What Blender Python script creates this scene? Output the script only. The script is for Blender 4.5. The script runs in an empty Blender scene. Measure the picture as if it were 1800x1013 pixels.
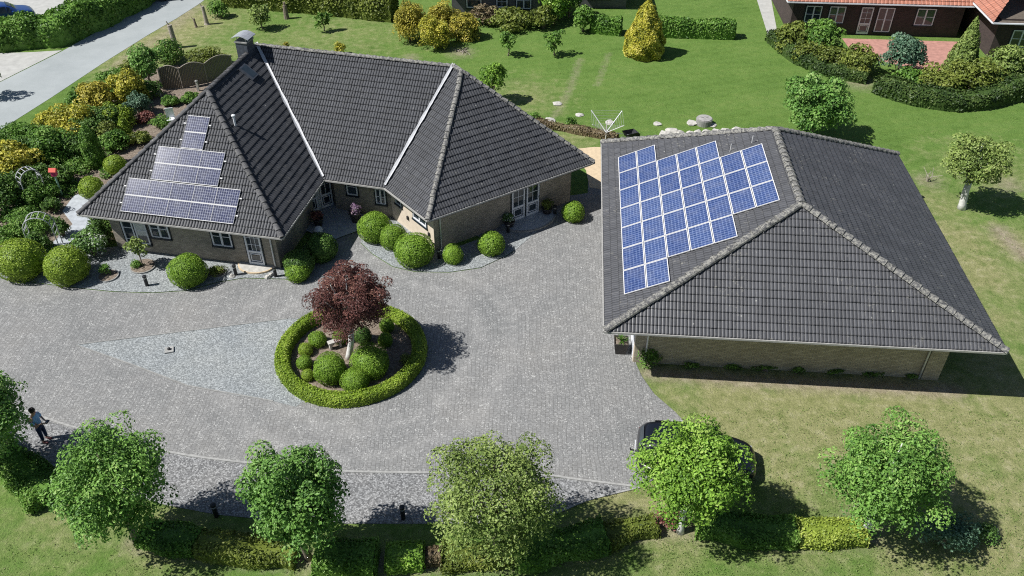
import bpy, bmesh, math, random
import numpy as np
from mathutils import Vector, Matrix
from mathutils.geometry import tessellate_polygon

S = bpy.context.scene
COL = S.collection
PI = math.pi
R = math.radians

# ------------------------------------------------------------------ survey
# camera found by fitting the garage roof and its panel grid; at() turns a spot
# read off the photograph into a point of the world at height z
F, TH, RO, CH = 1498.8, 0.67182, 0.0051, 25.918
FW = np.array([0, math.cos(TH), -math.sin(TH)])
UP = np.array([0, math.sin(TH), math.cos(TH)])
RT = np.array([1., 0, 0])
CP = np.array([0, 0, CH])

def ray(px, py):
    c, s = math.cos(RO), math.sin(RO)
    X, Y = px-900, py-506.5
    X, Y = c*X+s*Y, -s*X+c*Y
    return FW + RT*X/F - UP*Y/F

def at(px, py, z=0.):
    d = ray(px, py)
    return CP + (z-CH)/d[2]*d

def on_plane(px, py, p0, n):
    d = ray(px, py)
    return CP + np.dot(np.asarray(p0)-CP, n)/np.dot(d, n)*d

def scale_at(p):
    return F/np.dot(np.asarray(p)-CP, FW)      # photograph pixels per metre

# ------------------------------------------------------------------ objects
def tag(o, label=None, cat=None, group=None, kind=None):
    if label: o['label'] = label
    if cat: o['category'] = cat
    if group: o['group'] = group
    if kind: o['kind'] = kind
    return o

def empty(name, loc, rz=0):
    o = bpy.data.objects.new(name, None)
    COL.objects.link(o)
    o.location = loc
    o.rotation_euler = (0, 0, rz)
    o.empty_display_size = .3
    return o

def raw_mesh(name, V, Fc, mat, parent=None, smooth=False, uv=None, attr=None):
    """V (n,3); Fc list of faces or (m,k) array"""
    me = bpy.data.meshes.new(name)
    V = np.asarray(V, dtype=np.float32).reshape(-1, 3)
    if isinstance(Fc, np.ndarray):
        m, k = Fc.shape
        me.vertices.add(len(V)); me.vertices.foreach_set('co', V.ravel())
        me.loops.add(m*k); me.loops.foreach_set('vertex_index', Fc.astype(np.int32).ravel())
        me.polygons.add(m)
        me.polygons.foreach_set('loop_start', np.arange(0, m*k, k, dtype=np.int32))
        me.update(calc_edges=True)
    else:
        me.from_pydata(V.tolist(), [], Fc)
        me.update()
    me.polygons.foreach_set('use_smooth', np.full(len(me.polygons), bool(smooth)))
    if uv is not None:
        l = me.uv_layers.new(name='UVMap')
        l.data.foreach_set('uv', np.asarray(uv, dtype=np.float32).ravel())
    if attr:
        for k_, a in attr.items():
            at_ = me.attributes.new(k_, 'FLOAT', 'POINT')
            at_.data.foreach_set('value', np.asarray(a, dtype=np.float32))
    if mat: me.materials.append(mat)
    o = bpy.data.objects.new(name, me)
    COL.objects.link(o)
    if parent: o.parent = parent
    return o

class MB:
    """collects boxes, beams, tubes and lathes; build() links them as one mesh"""
    def __init__(s): s.v = []; s.f = []
    def add(s, V, Fc):
        b = len(s.v); s.v += [tuple(map(float, p)) for p in V]
        s.f += [tuple(i+b for i in f) for f in Fc]
        return s
    def box(s, c, sz, rz=0, taper=1.0):
        hx, hy, hz = sz[0]/2, sz[1]/2, sz[2]/2
        cs, sn = math.cos(rz), math.sin(rz)
        V = []
        for z, t in ((-hz, 1), (hz, taper)):
            for x, y in ((-hx, -hy), (hx, -hy), (hx, hy), (-hx, hy)):
                x, y = x*t, y*t
                V.append((c[0]+x*cs-y*sn, c[1]+x*sn+y*cs, c[2]+z))
        return s.add(V, [(3, 2, 1, 0), (4, 5, 6, 7), (0, 1, 5, 4), (1, 2, 6, 5), (2, 3, 7, 6), (3, 0, 4, 7)])
    def prism(s, poly, z0, z1):
        n = len(poly)
        V = [(p[0], p[1], z0) for p in poly]+[(p[0], p[1], z1) for p in poly]
        Fc = [tuple(range(n-1, -1, -1)), tuple(range(n, 2*n))]
        Fc += [(i, (i+1) % n, n+(i+1) % n, n+i) for i in range(n)]
        return s.add(V, Fc)
    def beam(s, p, q, w, h):
        p, q = Vector(p), Vector(q)
        d = (q-p).normalized()
        a = d.cross(Vector((0, 0, 1)))
        if a.length < 1e-4: a = Vector((1, 0, 0))
        a.normalize(); b = a.cross(d).normalized()
        V = [e+a*x*w/2+b*y*h/2 for e in (p, q) for x, y in ((-1, -1), (1, -1), (1, 1), (-1, 1))]
        return s.add(V, [(0, 1, 2, 3), (7, 6, 5, 4), (0, 4, 5, 1), (1, 5, 6, 2), (2, 6, 7, 3), (3, 7, 4, 0)])
    def tube(s, pts, rad, n=8):
        pts = [Vector(p) for p in pts]
        if not hasattr(rad, '__len__'): rad = [rad]*len(pts)
        V = []; a = None
        for i, p in enumerate(pts):
            d = (pts[min(i+1, len(pts)-1)]-pts[max(i-1, 0)]).normalized()
            if a is None: a = d.orthogonal().normalized()
            a = (a-d*a.dot(d)).normalized(); b = d.cross(a)
            for k in range(n):
                t = 2*PI*k/n
                V.append(p+(a*math.cos(t)+b*math.sin(t))*rad[i])
        m = len(pts)
        Fc = [(i*n+k, i*n+(k+1) % n, (i+1)*n+(k+1) % n, (i+1)*n+k) for i in range(m-1) for k in range(n)]
        Fc += [tuple(range(n-1, -1, -1)), tuple(range((m-1)*n, m*n))]
        return s.add(V, Fc)
    def lathe(s, prof, c=(0, 0, 0), n=20, sq=1.0):
        V = [(c[0]+r*math.cos(2*PI*k/n), c[1]+r*sq*math.sin(2*PI*k/n), c[2]+z) for r, z in prof for k in range(n)]
        m = len(prof)
        Fc = [(i*n+k, i*n+(k+1) % n, (i+1)*n+(k+1) % n, (i+1)*n+k) for i in range(m-1) for k in range(n)]
        Fc += [tuple(range(n-1, -1, -1)), tuple(range((m-1)*n, m*n))]
        return s.add(V, Fc)
    def build(s, name, mat, parent=None, smooth=False):
        return raw_mesh(name, s.v, s.f, mat, parent, smooth)

# ------------------------------------------------------------------ materials
class NT:
    def __init__(s, name):
        s.m = bpy.data.materials.new(name); s.m.use_nodes = True
        s.t = s.m.node_tree; s.n = s.t.nodes; s.l = s.t.links
        s.b = s.n['Principled BSDF']; s.out = s.n['Material Output']
        s._tc = None
    def node(s, typ, **kw):
        nd = s.n.new(typ)
        for k, v in kw.items():
            if k in nd.inputs.keys() if isinstance(k, str) else False: nd.inputs[k].default_value = v
            else: setattr(nd, k, v)
        return nd
    def link(s, a, b): s.l.new(a, b)
    def coord(s, which='Object'):
        if s._tc is None: s._tc = s.n.new('ShaderNodeTexCoord')
        return s._tc.outputs[which]
    def noise(s, scale, detail=3, rough=.55, vec=None, dim='3D'):
        nd = s.n.new('ShaderNodeTexNoise'); nd.noise_dimensions = dim
        nd.inputs['Scale'].default_value = scale; nd.inputs['Detail'].default_value = detail
        nd.inputs['Roughness'].default_value = rough
        s.link(vec if vec is not None else s.coord(), nd.inputs['Vector'])
        return nd.outputs['Fac']
    def ramp(s, fac, stops, interp='LINEAR'):
        nd = s.n.new('ShaderNodeValToRGB'); cr = nd.color_ramp; cr.interpolation = interp
        while len(cr.elements) < len(stops): cr.elements.new(.5)
        for e, (p, c) in zip(cr.elements, stops):
            e.position = p; e.color = (c if hasattr(c, '__len__') else (c, c, c))[:3]+(1,) if not isinstance(c, (int, float)) else (c, c, c, 1)
        s.link(fac, nd.inputs['Fac'])
        return nd.outputs['Color']
    def mix(s, fac, a, b, mode='MIX'):
        nd = s.n.new('ShaderNodeMix'); nd.data_type = 'RGBA'; nd.blend_type = mode
        for sock, v in ((nd.inputs['Factor'], fac), (nd.inputs['A'], a), (nd.inputs['B'], b)):
            pass
        ins = [i for i in nd.inputs if i.enabled]
        for sock, v in zip((nd.inputs[0], nd.inputs[6], nd.inputs[7]), (fac, a, b)):
            if isinstance(v, bpy.types.NodeSocket): s.link(v, sock)
            elif isinstance(v, (int, float)): sock.default_value = v if sock.type == 'VALUE' else (v, v, v, 1)
            else: sock.default_value = tuple(v)[:3]+(1,)
        return nd.outputs[2]
    def math(s, op, a, b=0.0, clamp=False):
        nd = s.n.new('ShaderNodeMath'); nd.operation = op; nd.use_clamp = clamp
        for sock, v in zip(nd.inputs, (a, b)):
            if isinstance(v, bpy.types.NodeSocket): s.link(v, sock)
            else: sock.default_value = v
        return nd.outputs[0]
    def attr(s, name, out='Fac'):
        nd = s.n.new('ShaderNodeAttribute'); nd.attribute_name = name
        return nd.outputs[out]
    def mapping(s, vec, loc=(0, 0, 0), rot=(0, 0, 0), scale=(1, 1, 1)):
        nd = s.n.new('ShaderNodeMapping')
        nd.inputs['Location'].default_value = loc; nd.inputs['Rotation'].default_value = rot
        nd.inputs['Scale'].default_value = scale
        s.link(vec, nd.inputs['Vector']); return nd.outputs[0]
    def color(s, c):
        if isinstance(c, bpy.types.NodeSocket): s.link(c, s.b.inputs['Base Color'])
        else: s.b.inputs['Base Color'].default_value = tuple(c)[:3]+(1,)
        return s
    def rough(s, v):
        if isinstance(v, bpy.types.NodeSocket): s.link(v, s.b.inputs['Roughness'])
        else: s.b.inputs['Roughness'].default_value = v
        return s
    def bump(s, h, strength=.4, dist=.02):
        nd = s.n.new('ShaderNodeBump'); nd.inputs['Strength'].default_value = strength
        nd.inputs['Distance'].default_value = dist
        s.link(h, nd.inputs['Height']); s.link(nd.outputs[0], s.b.inputs['Normal'])
        return s

def plain(name, c, rough=.6, var=.15, metal=0., scale=6., spec=.4):
    t = NT(name)
    n = t.noise(scale, 4)
    lo = [x*(1-var) for x in c]; hi = [min(1, x*(1+var)) for x in c]
    t.color(t.ramp(n, [(.3, tuple(lo)), (.7, tuple(hi))])).rough(rough)
    t.b.inputs['Metallic'].default_value = metal
    t.b.inputs['Specular IOR Level'].default_value = spec
    return t.m

def m_leaf(name, dark, light, tip=None, trans=.18, rough=.5):
    dark = tuple(min(1, x*1.15) for x in dark); light = tuple(min(1, x*1.3) for x in light)
    t = NT(name)
    g = t.n.new('ShaderNodeNewGeometry')
    rnd = g.outputs['Random Per Island']
    f = t.math('ADD', t.math('MULTIPLY', rnd, .5), t.math('MULTIPLY', t.attr('tint'), .55))
    st = [(.12, dark), (.72, light)]
    if tip: st.append((.93, tip))
    c = t.ramp(f, st)
    t.color(c).rough(rough)
    t.b.inputs['Specular IOR Level'].default_value = .3
    tr = t.n.new('ShaderNodeBsdfTranslucent'); t.link(c, tr.inputs['Color'])
    mx = t.n.new('ShaderNodeMixShader'); mx.inputs[0].default_value = trans
    t.link(t.b.outputs[0], mx.inputs[1]); t.link(tr.outputs[0], mx.inputs[2])
    t.link(mx.outputs[0], t.out.inputs['Surface'])
    return t.m

def m_lawn():
    t = NT('lawn_grass')
    c = t.coord()
    n1 = t.noise(.35, 4, .6); n2 = t.noise(2.2, 4, .65); n3 = t.noise(11, 3, .7)
    n4 = t.noise(38, 2, .7)
    big = t.math('ADD', t.math('MULTIPLY', n1, .5), t.math('MULTIPLY', n2, .5))
    green = t.ramp(big, [(.33, (.092, .178, .032)), (.5, (.140, .242, .050)), (.68, (.205, .295, .078))])
    # mown stripes
    w = t.n.new('ShaderNodeTexWave'); w.wave_type = 'BANDS'; w.bands_direction = 'X'
    w.inputs['Scale'].default_value = .33; w.inputs['Distortion'].default_value = 2.5
    w.inputs['Detail'].default_value = 2; w.inputs['Detail Scale'].default_value = .6
    t.link(t.mapping(c, rot=(0, 0, R(72))), w.inputs['Vector'])
    green = t.mix(t.math('MULTIPLY', w.outputs['Fac'], .4), green, (.15, .262, .06))
    dry = t.ramp(n2, [(.3, (.23, .25, .095)), (.55, (.35, .345, .165)), (.75, (.47, .44, .27))])
    bare = t.ramp(n2, [(.3, (.27, .22, .15)), (.7, (.46, .40, .31))])
    d = t.math('ADD', t.math('MULTIPLY', t.attr('dry'), 1.35), t.math('MULTIPLY', t.math('SUBTRACT', t.noise(1.1, 5, .7), .5), 1.6))
    d = t.math('MULTIPLY', t.math('MULTIPLY', d, t.math('GREATER_THAN', t.attr('dry'), .02)), 1., True)
    col = t.mix(t.math('MULTIPLY', d, .92), green, dry)
    b = t.math('ADD', t.attr('bare'), t.math('MULTIPLY', t.math('SUBTRACT', t.noise(3.1, 5, .7), .5), 1.1))
    b = t.math('MULTIPLY', t.math('MULTIPLY', b, t.math('GREATER_THAN', t.attr('bare'), .05)), 1., True)
    col = t.mix(b, col, bare)
    # blades: fine light/dark mottling of the turf itself
    fine = t.math('ADD', t.math('MULTIPLY', n3, .5), t.math('MULTIPLY', n4, .5))
    col = t.mix(1., col, t.ramp(fine, [(.30, (.50, .50, .50)), (.5, (.97, .97, .97)), (.70, (1.25, 1.22, 1.15))]), 'MULTIPLY')
    sp = t.noise(24, 2, .6)
    col = t.mix(t.ramp(sp, [(.66, 0.), (.74, .5)]), col, (.42, .42, .26))
    t.color(col).rough(.85)
    t.b.inputs['Specular IOR Level'].default_value = .15
    t.bump(t.math('ADD', n3, n4), .9, .06)
    return t.m

def m_paving():
    t = NT('concrete_block_paving')
    v = t.mapping(t.coord(), rot=(0, 0, R(90)))
    dis = t.n.new('ShaderNodeTexNoise'); dis.inputs['Scale'].default_value = .35; dis.inputs['Detail'].default_value = 2
    t.link(v, dis.inputs['Vector'])
    va = t.n.new('ShaderNodeVectorMath'); va.operation = 'MULTIPLY_ADD'
    t.link(dis.outputs['Color'], va.inputs[0]); va.inputs[1].default_value = (.5, .5, 0); t.link(v, va.inputs[2])
    br = t.n.new('ShaderNodeTexBrick'); br.offset = .5; br.squash = 1
    br.inputs['Scale'].default_value = 1
    br.inputs['Brick Width'].default_value = .21; br.inputs['Row Height'].default_value = .165
    br.inputs['Mortar Size'].default_value = .011; br.inputs['Mortar Smooth'].default_value = .5
    br.inputs['Bias'].default_value = 0
    br.inputs['Color1'].default_value = (.188, .189, .188, 1); br.inputs['Color2'].default_value = (.226, .227, .225, 1)
    br.inputs['Mortar'].default_value = (.115, .114, .110, 1)
    t.link(va.outputs[0], br.inputs['Vector'])
    n1 = t.noise(.28, 5, .6)
    col = t.mix(.9, br.outputs['Color'], t.ramp(n1, [(.3, (.82, .84, .85)), (.5, (1, 1, 1)), (.7, (1.1, 1.08, 1.05))]), 'MULTIPLY')
    # polished tyre tracks sweeping round the island
    cx = t.n.new('ShaderNodeVectorMath'); cx.operation = 'DISTANCE'; t.link(t.coord(), cx.inputs[0]); cx.inputs[1].default_value = (-6.5, 28.3, 0)
    dd_ = t.math('ADD', cx.outputs['Value'], t.math('MULTIPLY', t.noise(.18, 2), 2.2))
    tr1 = t.math('ABSOLUTE', t.math('SUBTRACT', dd_, 7.6)); tr2 = t.math('ABSOLUTE', t.math('SUBTRACT', dd_, 5.9))
    tr_ = t.ramp(t.math('MINIMUM', tr1, tr2), [(.05, .30), (.55, 0.)])
    col = t.mix(t.math('MULTIPLY', tr_, t.ramp(t.noise(1.1, 4, .7), [(.35, .2), (.65, 1.)])), col, (.36, .355, .345))
    # pale lichen / aggregate speckle
    sp = t.noise(19, 3, .8); sp2 = t.noise(2.2, 4, .7)
    col = t.mix(t.math('MULTIPLY', t.ramp(sp, [(.53, 0.), (.66, 1.)]), t.ramp(sp2, [(.36, .1), (.62, 1.)])), col, (.62, .62, .60))
    dk = t.noise(9, 3, .7)
    col = t.mix(t.math('MULTIPLY', t.ramp(dk, [(.56, 0.), (.7, 1.)]), .35), col, (.14, .14, .135))
    t.color(col).rough(.85)
    t.bump(br.outputs['Fac'], -.6, .02)
    return t.m

def m_gravel(name, dark, mid, light, scale=16.):
    t = NT(name)
    vo = t.n.new('ShaderNodeTexVoronoi'); vo.inputs['Scale'].default_value = scale; vo.inputs['Randomness'].default_value = 1
    t.link(t.coord(), vo.inputs['Vector'])
    sep = t.n.new('ShaderNodeSeparateColor'); t.link(vo.outputs['Color'], sep.inputs[0])
    c = t.ramp(sep.outputs[0], [(.05, dark), (.5, mid), (.95, light)])
    c = t.mix(.8, c, t.ramp(vo.outputs['Distance'], [(.0, 1.), (.5, .9), (.85, .5)]), 'MULTIPLY')
    c = t.mix(.7, c, t.ramp(t.noise(.6, 4), [(.3, (.8, .83, .86)), (.7, (1, 1, .98))]), 'MULTIPLY')
    t.color(c).rough(.8)
    t.bump(vo.outputs['Distance'], -1., .035)
    return t.m

def m_brick(name, c1, c2, mortar):
    t = NT(name)
    br = t.n.new('ShaderNodeTexBrick'); br.offset = .5
    br.inputs['Scale'].default_value = 1
    br.inputs['Brick Width'].default_value = .24; br.inputs['Row Height'].default_value = .075
    br.inputs['Mortar Size'].default_value = .009; br.inputs['Mortar Smooth'].default_value = .2
    br.inputs['Color1'].default_value = c1+(1,); br.inputs['Color2'].default_value = c2+(1,)
    br.inputs['Mortar'].default_value = mortar+(1,)
    uv = t.n.new('ShaderNodeUVMap')
    t.link(uv.outputs[0], br.inputs['Vector'])
    n = t.noise(1.3, 4)
    t.color(t.mix(.8, br.outputs['Color'], t.ramp(n, [(.3, .75), (.7, 1.)]), 'MULTIPLY')).rough(.9)
    t.bump(br.outputs['Fac'], -.5, .012)
    return t.m

def m_tile(name, base, moss=.5, coat=.2, spec=.5, r0=.5):
    t = NT(name)
    uv = t.n.new('ShaderNodeUVMap')
    br = t.n.new('ShaderNodeTexBrick'); br.offset = 0
    br.inputs['Scale'].default_value = 1
    br.inputs['Brick Width'].default_value = .30; br.inputs['Row Height'].default_value = .34
    br.inputs['Mortar Size'].default_value = 0
    br.inputs['Color1'].default_value = tuple(x*.88 for x in base)+(1,)
    br.inputs['Color2'].default_value = tuple(x*1.12 for x in base)+(1,)
    t.link(uv.outputs[0], br.inputs['Vector'])
    n1 = t.noise(.45, 5, .65)
    c = t.mix(.9, br.outputs['Color'], t.ramp(n1, [(.3, .80), (.55, 1.), (.75, 1.18)]), 'MULTIPLY')
    # long rain streaks down the slope
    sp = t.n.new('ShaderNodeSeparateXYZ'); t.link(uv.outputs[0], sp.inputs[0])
    st = t.noise(1.0, 3, .6, t.mapping(uv.outputs[0], scale=(2.6, .22, 1)))
    c = t.mix(.55, c, t.ramp(st, [(.35, .78), (.65, 1.18)]), 'MULTIPLY')
    ng = t.noise(22, 3, .7)
    c = t.mix(t.ramp(ng, [(.5, 0.), (.72, .35)]), c, tuple(x*1.9 for x in base))
    # joints between courses; shade of the roll grooves painted into the colour
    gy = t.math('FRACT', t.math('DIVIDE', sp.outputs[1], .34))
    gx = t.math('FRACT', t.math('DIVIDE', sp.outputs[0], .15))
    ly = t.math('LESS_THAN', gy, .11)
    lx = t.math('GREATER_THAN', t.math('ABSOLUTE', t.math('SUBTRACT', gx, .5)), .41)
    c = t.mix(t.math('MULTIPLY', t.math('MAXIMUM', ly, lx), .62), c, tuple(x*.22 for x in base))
    vo = t.n.new('ShaderNodeTexVoronoi'); vo.inputs['Scale'].default_value = 1.5; t.link(t.coord(), vo.inputs['Vector'])
    c = t.mix(t.ramp(vo.outputs['Distance'], [(.03, .6), (.06, 0.)]), c, (.40, .40, .37))
    n2 = t.noise(7., 4, .75); n3 = t.noise(.8, 3, .6)
    lich = t.math('MULTIPLY', t.ramp(n2, [(.56, 0.), (.66, 1.)]), t.ramp(n3, [(.5, .05), (.66, moss)]))
    c = t.mix(lich, c, (.30, .29, .25))
    t.color(c).rough(t.ramp(n2, [(.3, r0), (.7, r0+.22)]))
    t.b.inputs['Specular IOR Level'].default_value = spec
    t.b.inputs['Coat Weight'].default_value = coat; t.b.inputs['Coat Roughness'].default_value = .32
    t.bump(ng, .15, .01)
    return t.m

def m_ridge(name='ridge_tile', lo=.5, amt=.6):
    t = NT(name)
    g = t.n.new('ShaderNodeNewGeometry')
    n = t.noise(9, 5, .75)
    base = t.ramp(g.outputs['Random Per Island'], [(.1, (.055, .056, .06)), (.9, (.10, .10, .105))])
    t.color(t.mix(t.ramp(n, [(lo, 0.), (lo+.16, amt)]), base, (.36, .35, .31))).rough(.8)
    return t.m

def m_panel(name, cell, cell2, line, rough=.12):
    t = NT(name)
    uv = t.n.new('ShaderNodeUVMap')
    br = t.n.new('ShaderNodeTexBrick'); br.offset = 0
    br.inputs['Scale'].default_value = 1
    br.inputs['Brick Width'].default_value = 1/6; br.inputs['Row Height'].default_value = 1/10
    br.inputs['Mortar Size'].default_value = .007; br.inputs['Mortar Smooth'].default_value = .1
    br.inputs['Color1'].default_value = cell+(1,); br.inputs['Color2'].default_value = cell2+(1,)
    br.inputs['Mortar'].default_value = line+(1,)
    t.link(uv.outputs[0], br.inputs['Vector'])
    # fine bus bars inside each cell
    sx = t.n.new('ShaderNodeSeparateXYZ'); t.link(uv.outputs[0], sx.inputs[0])
    fr = t.math('FRACT', t.math('MULTIPLY', sx.outputs[0], 12.))
    bus = t.math('LESS_THAN', t.math('ABSOLUTE', t.math('SUBTRACT', fr, .5)), .05)
    c = t.mix(t.math('MULTIPLY', bus, .28), br.outputs['Color'], line)
    n = t.noise(14, 3, .7)
    c = t.mix(.6, c, t.ramp(n, [(.3, .7), (.7, 1.25)]), 'MULTIPLY')
    oi = t.n.new('ShaderNodeObjectInfo')
    c = t.mix(.8, c, t.ramp(oi.outputs['Random'], [(0., (.78, .80, .86)), (.5, (1, 1, 1)), (1., (1.16, 1.14, 1.08))]), 'MULTIPLY')
    du = t.noise(1.7, 4, .65)
    c = t.mix(t.ramp(du, [(.45, 0.), (.75, .16)]), c, (.40, .40, .40))
    t.color(c).rough(rough)
    t.b.inputs['Specular IOR Level'].default_value = .35
    return t.m

def m_glass(name, c=(.02, .028, .035)):
    t = NT(name); n = t.noise(.9, 2)
    t.color(t.ramp(n, [(.35, c), (.65, tuple(x*2.2 for x in c))])).rough(.06)
    t.b.inputs['Specular IOR Level'].default_value = .8
    return t.m

def m_soil():
    t = NT('bark_and_soil')
    n = t.noise(9, 5, .75); n2 = t.noise(30, 3, .7)
    c = t.ramp(n, [(.3, (.10, .075, .055)), (.5, (.22, .175, .135)), (.7, (.42, .36, .29))])
    t.color(t.mix(.8, c, t.ramp(n2, [(.3, .6), (.7, 1.2)]), 'MULTIPLY')).rough(.95)
    t.bump(n2, .8, .04)
    return t.m

def m_road():
    t = NT('asphalt_road')
    n = t.noise(.35, 6, .7); n2 = t.noise(18, 3, .75)
    c = t.ramp(n, [(.3, (.30, .33, .335)), (.7, (.38, .41, .415))])
    t.color(t.mix(.5, c, t.ramp(n2, [(.3, .75), (.7, 1.1)]), 'MULTIPLY')).rough(.8)
    return t.m

M = {}
M['lawn'] = m_lawn()
M['paving'] = m_paving()
M['gravel_blue'] = m_gravel('blue_grey_gravel', (.19, .205, .21), (.29, .308, .312), (.45, .475, .48), 21)
M['gravel'] = m_gravel('grey_gravel', (.135, .135, .137), (.235, .235, .235), (.42, .42, .42), 20)
M['soil'] = m_soil()
M['road'] = m_road()
M['concrete'] = plain('pale_concrete', (.42, .42, .40), .85, .12, scale=2)
M['flag'] = plain('grey_flagstone', (.40, .43, .46), .85, .18, scale=4)
M['sandstone'] = plain('sand_coloured_paving', (.58, .46, .31), .85, .12, scale=5)
M['kerb'] = plain('kerb_stone', (.33, .33, .32), .85, .2, scale=7)
M['redpave'] = plain('red_terrace_paving', (.42, .22, .18), .85, .2, scale=3)
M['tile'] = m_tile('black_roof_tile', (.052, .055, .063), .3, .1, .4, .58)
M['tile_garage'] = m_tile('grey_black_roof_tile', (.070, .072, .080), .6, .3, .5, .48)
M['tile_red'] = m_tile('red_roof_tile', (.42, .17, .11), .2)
M['ridge'] = m_ridge('ridge_tile', .54, .5)
M['ridge_lichen'] = m_ridge('ridge_tile_lichen', .43, .8)
M['lead'] = plain('lead_flashing', (.47, .48, .50), .55, .2, scale=9)
M['gutter'] = plain('zinc_gutter', (.38, .375, .36), .5, .15, scale=5)
M['gutter_dark'] = plain('dark_fascia', (.02, .02, .022), .5, .2)
M['soffit'] = plain('timber_soffit', (.13, .11, .09), .7, .2)
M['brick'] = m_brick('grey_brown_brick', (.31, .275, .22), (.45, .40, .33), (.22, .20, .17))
M['brick_y'] = m_brick('yellow_grey_brick', (.40, .345, .25), (.55, .485, .37), (.25, .22, .17))
M['render'] = plain('sunlit_wall_cream', (.66, .57, .46), .85, .08, scale=3)  # cream tone carries the sunlight of the brick walls it covers
M['white'] = plain('white_paint', (.74, .76, .80), .4, .05)
M['dark_trim'] = plain('dark_blue_timber', (.012, .022, .03), .5, .2)
M['glass'] = m_glass('window_glass')
M['curtain'] = plain('white_curtain', (.6, .62, .6), .8, .1)
M['alu'] = plain('aluminium', (.60, .60, .60), .6, .05, .0, spec=.2)
M['alu_grey'] = plain('grey_aluminium', (.42, .43, .45), .6, .05, spec=.2)
M['cell'] = m_panel('blue_poly_cells', (.026, .05, .15), (.042, .072, .20), (.20, .26, .43), .12)
M['cell_dark'] = m_panel('dark_blue_cells', (.022, .027, .066), (.034, .042, .105), (.36, .38, .45), .085)
M['steel'] = plain('galvanised_steel', (.55, .57, .6), .4, .15, .5)
M['slate'] = plain('slate_cladding', (.07, .08, .10), .5, .25, scale=7)
M['bark'] = plain('grey_bark', (.20, .165, .13), .9, .4, scale=12)
M['bark_pale'] = plain('lime_washed_bark', (.62, .62, .60), .85, .18, scale=9)
M['deadwood'] = plain('weathered_wood', (.34, .30, .26), .9, .3, scale=10)
M['black'] = plain('black_plastic', (.02, .021, .024), .45, .2)
M['stone'] = plain('pale_stone', (.46, .445, .41), .85, .2, scale=6)
M['conc_ring'] = plain('weathered_concrete', (.27, .27, .26), .9, .25, scale=7)
M['terra'] = plain('dark_glazed_pot', (.05, .045, .045), .4, .3)
M['wicker'] = plain('woven_willow', (.20, .17, .13), .9, .35, scale=16)
# foliage
M['tuft'] = m_leaf('turf_tuft', (.13, .22, .05), (.22, .30, .09), (.42, .41, .24), .35)
M['lime'] = m_leaf('spring_tree_leaf', (.055, .135, .024), (.165, .31, .06), (.31, .45, .13))
M['lime_fresh'] = m_leaf('fresh_green_leaf', (.050, .13, .024), (.15, .285, .06), (.28, .41, .13))
M['lime_olive'] = m_leaf('olive_green_leaf', (.085, .135, .03), (.205, .275, .07), (.34, .41, .14))
M['lime_bright'] = m_leaf('yellow_green_leaf', (.075, .165, .02), (.20, .345, .045), (.36, .50, .11))
M['box'] = m_leaf('boxwood_leaf', (.10, .17, .015), (.26, .36, .04), (.38, .48, .09), .2)
M['box_green'] = m_leaf('green_boxwood_leaf', (.075, .15, .014), (.20, .33, .035), (.32, .46, .08), .2)
M['maple'] = m_leaf('copper_maple_leaf', (.062, .028, .026), (.18, .078, .066), (.33, .18, .13), .22)
M['gold'] = m_leaf('golden_conifer_leaf', (.12, .15, .018), (.44, .41, .05), (.70, .63, .16), .2)
M['gold_amber'] = m_leaf('amber_conifer_leaf', (.12, .135, .02), (.40, .35, .05), (.60, .53, .14), .2)
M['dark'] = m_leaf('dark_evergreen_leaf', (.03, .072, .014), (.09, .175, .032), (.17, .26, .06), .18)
M['mid'] = m_leaf('mid_green_leaf', (.045, .11, .018), (.13, .25, .04), (.24, .36, .09), .22)
M['olive'] = m_leaf('olive_shrub_leaf', (.055, .08, .014), (.16, .20, .035), (.29, .33, .08), .2)
M['hedge_dark'] = m_leaf('dark_hedge_leaf', (.018, .04, .010), (.055, .095, .022), (.12, .17, .045), .12)
M['bluegreen'] = m_leaf('blue_green_leaf', (.03, .075, .045), (.10, .18, .11), (.2, .3, .2), .15)
M['brownred'] = m_leaf('reddish_shrub_leaf', (.09, .03, .03), (.22, .085, .07), (.3, .16, .12), .2)
M['brown'] = m_leaf('twiggy_shrub_leaf', (.09, .065, .04), (.20, .16, .09), (.28, .26, .13), .15)
M['yellowhedge'] = m_leaf('yellow_privet_leaf', (.13, .19, .025), (.30, .37, .06), (.46, .50, .15), .2)
M['whiteflower'] = m_leaf('white_flowering_leaf', (.035, .09, .018), (.12, .22, .05), (.72, .75, .68), .15)
M['pinkflower'] = m_leaf('flower_petal', (.05, .08, .02), (.24, .14, .26), (.5, .42, .2), .15)

# ------------------------------------------------------------------ foliage
def leaf_arrays(P, N, size, rng, aspect=.62, fold=.14):
    n = len(P)
    N = N/np.maximum(np.linalg.norm(N, axis=1, keepdims=True), 1e-6)
    r = rng.normal(size=(n, 3))
    T = np.cross(N, r); T /= np.maximum(np.linalg.norm(T, axis=1, keepdims=True), 1e-6)
    B = np.cross(N, T)
    s = np.asarray(size).reshape(-1, 1)
    V = np.empty((n, 4, 3))
    V[:, 0] = P-T*s*.5; V[:, 1] = P+B*s*aspect*.5+N*s*fold
    V[:, 2] = P+T*s*.5; V[:, 3] = P-B*s*aspect*.5+N*s*fold
    return V.reshape(-1, 3), np.arange(4*n).reshape(n, 4)

def leaves(name, P, N, size, tint, mat, rng, parent=None, core=None, aspect=.62):
    V, Fc = leaf_arrays(P, N, size, rng, aspect)
    tn = np.repeat(tint, 4)
    if core is not None:
        cv, cf = core
        Fc = np.concatenate([Fc, cf+len(V)]); V = np.concatenate([V, cv])
        tn = np.concatenate([tn, np.full(len(cv), .35)])
    return raw_mesh(name, V, Fc, mat, parent, attr={'tint': tn})

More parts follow.
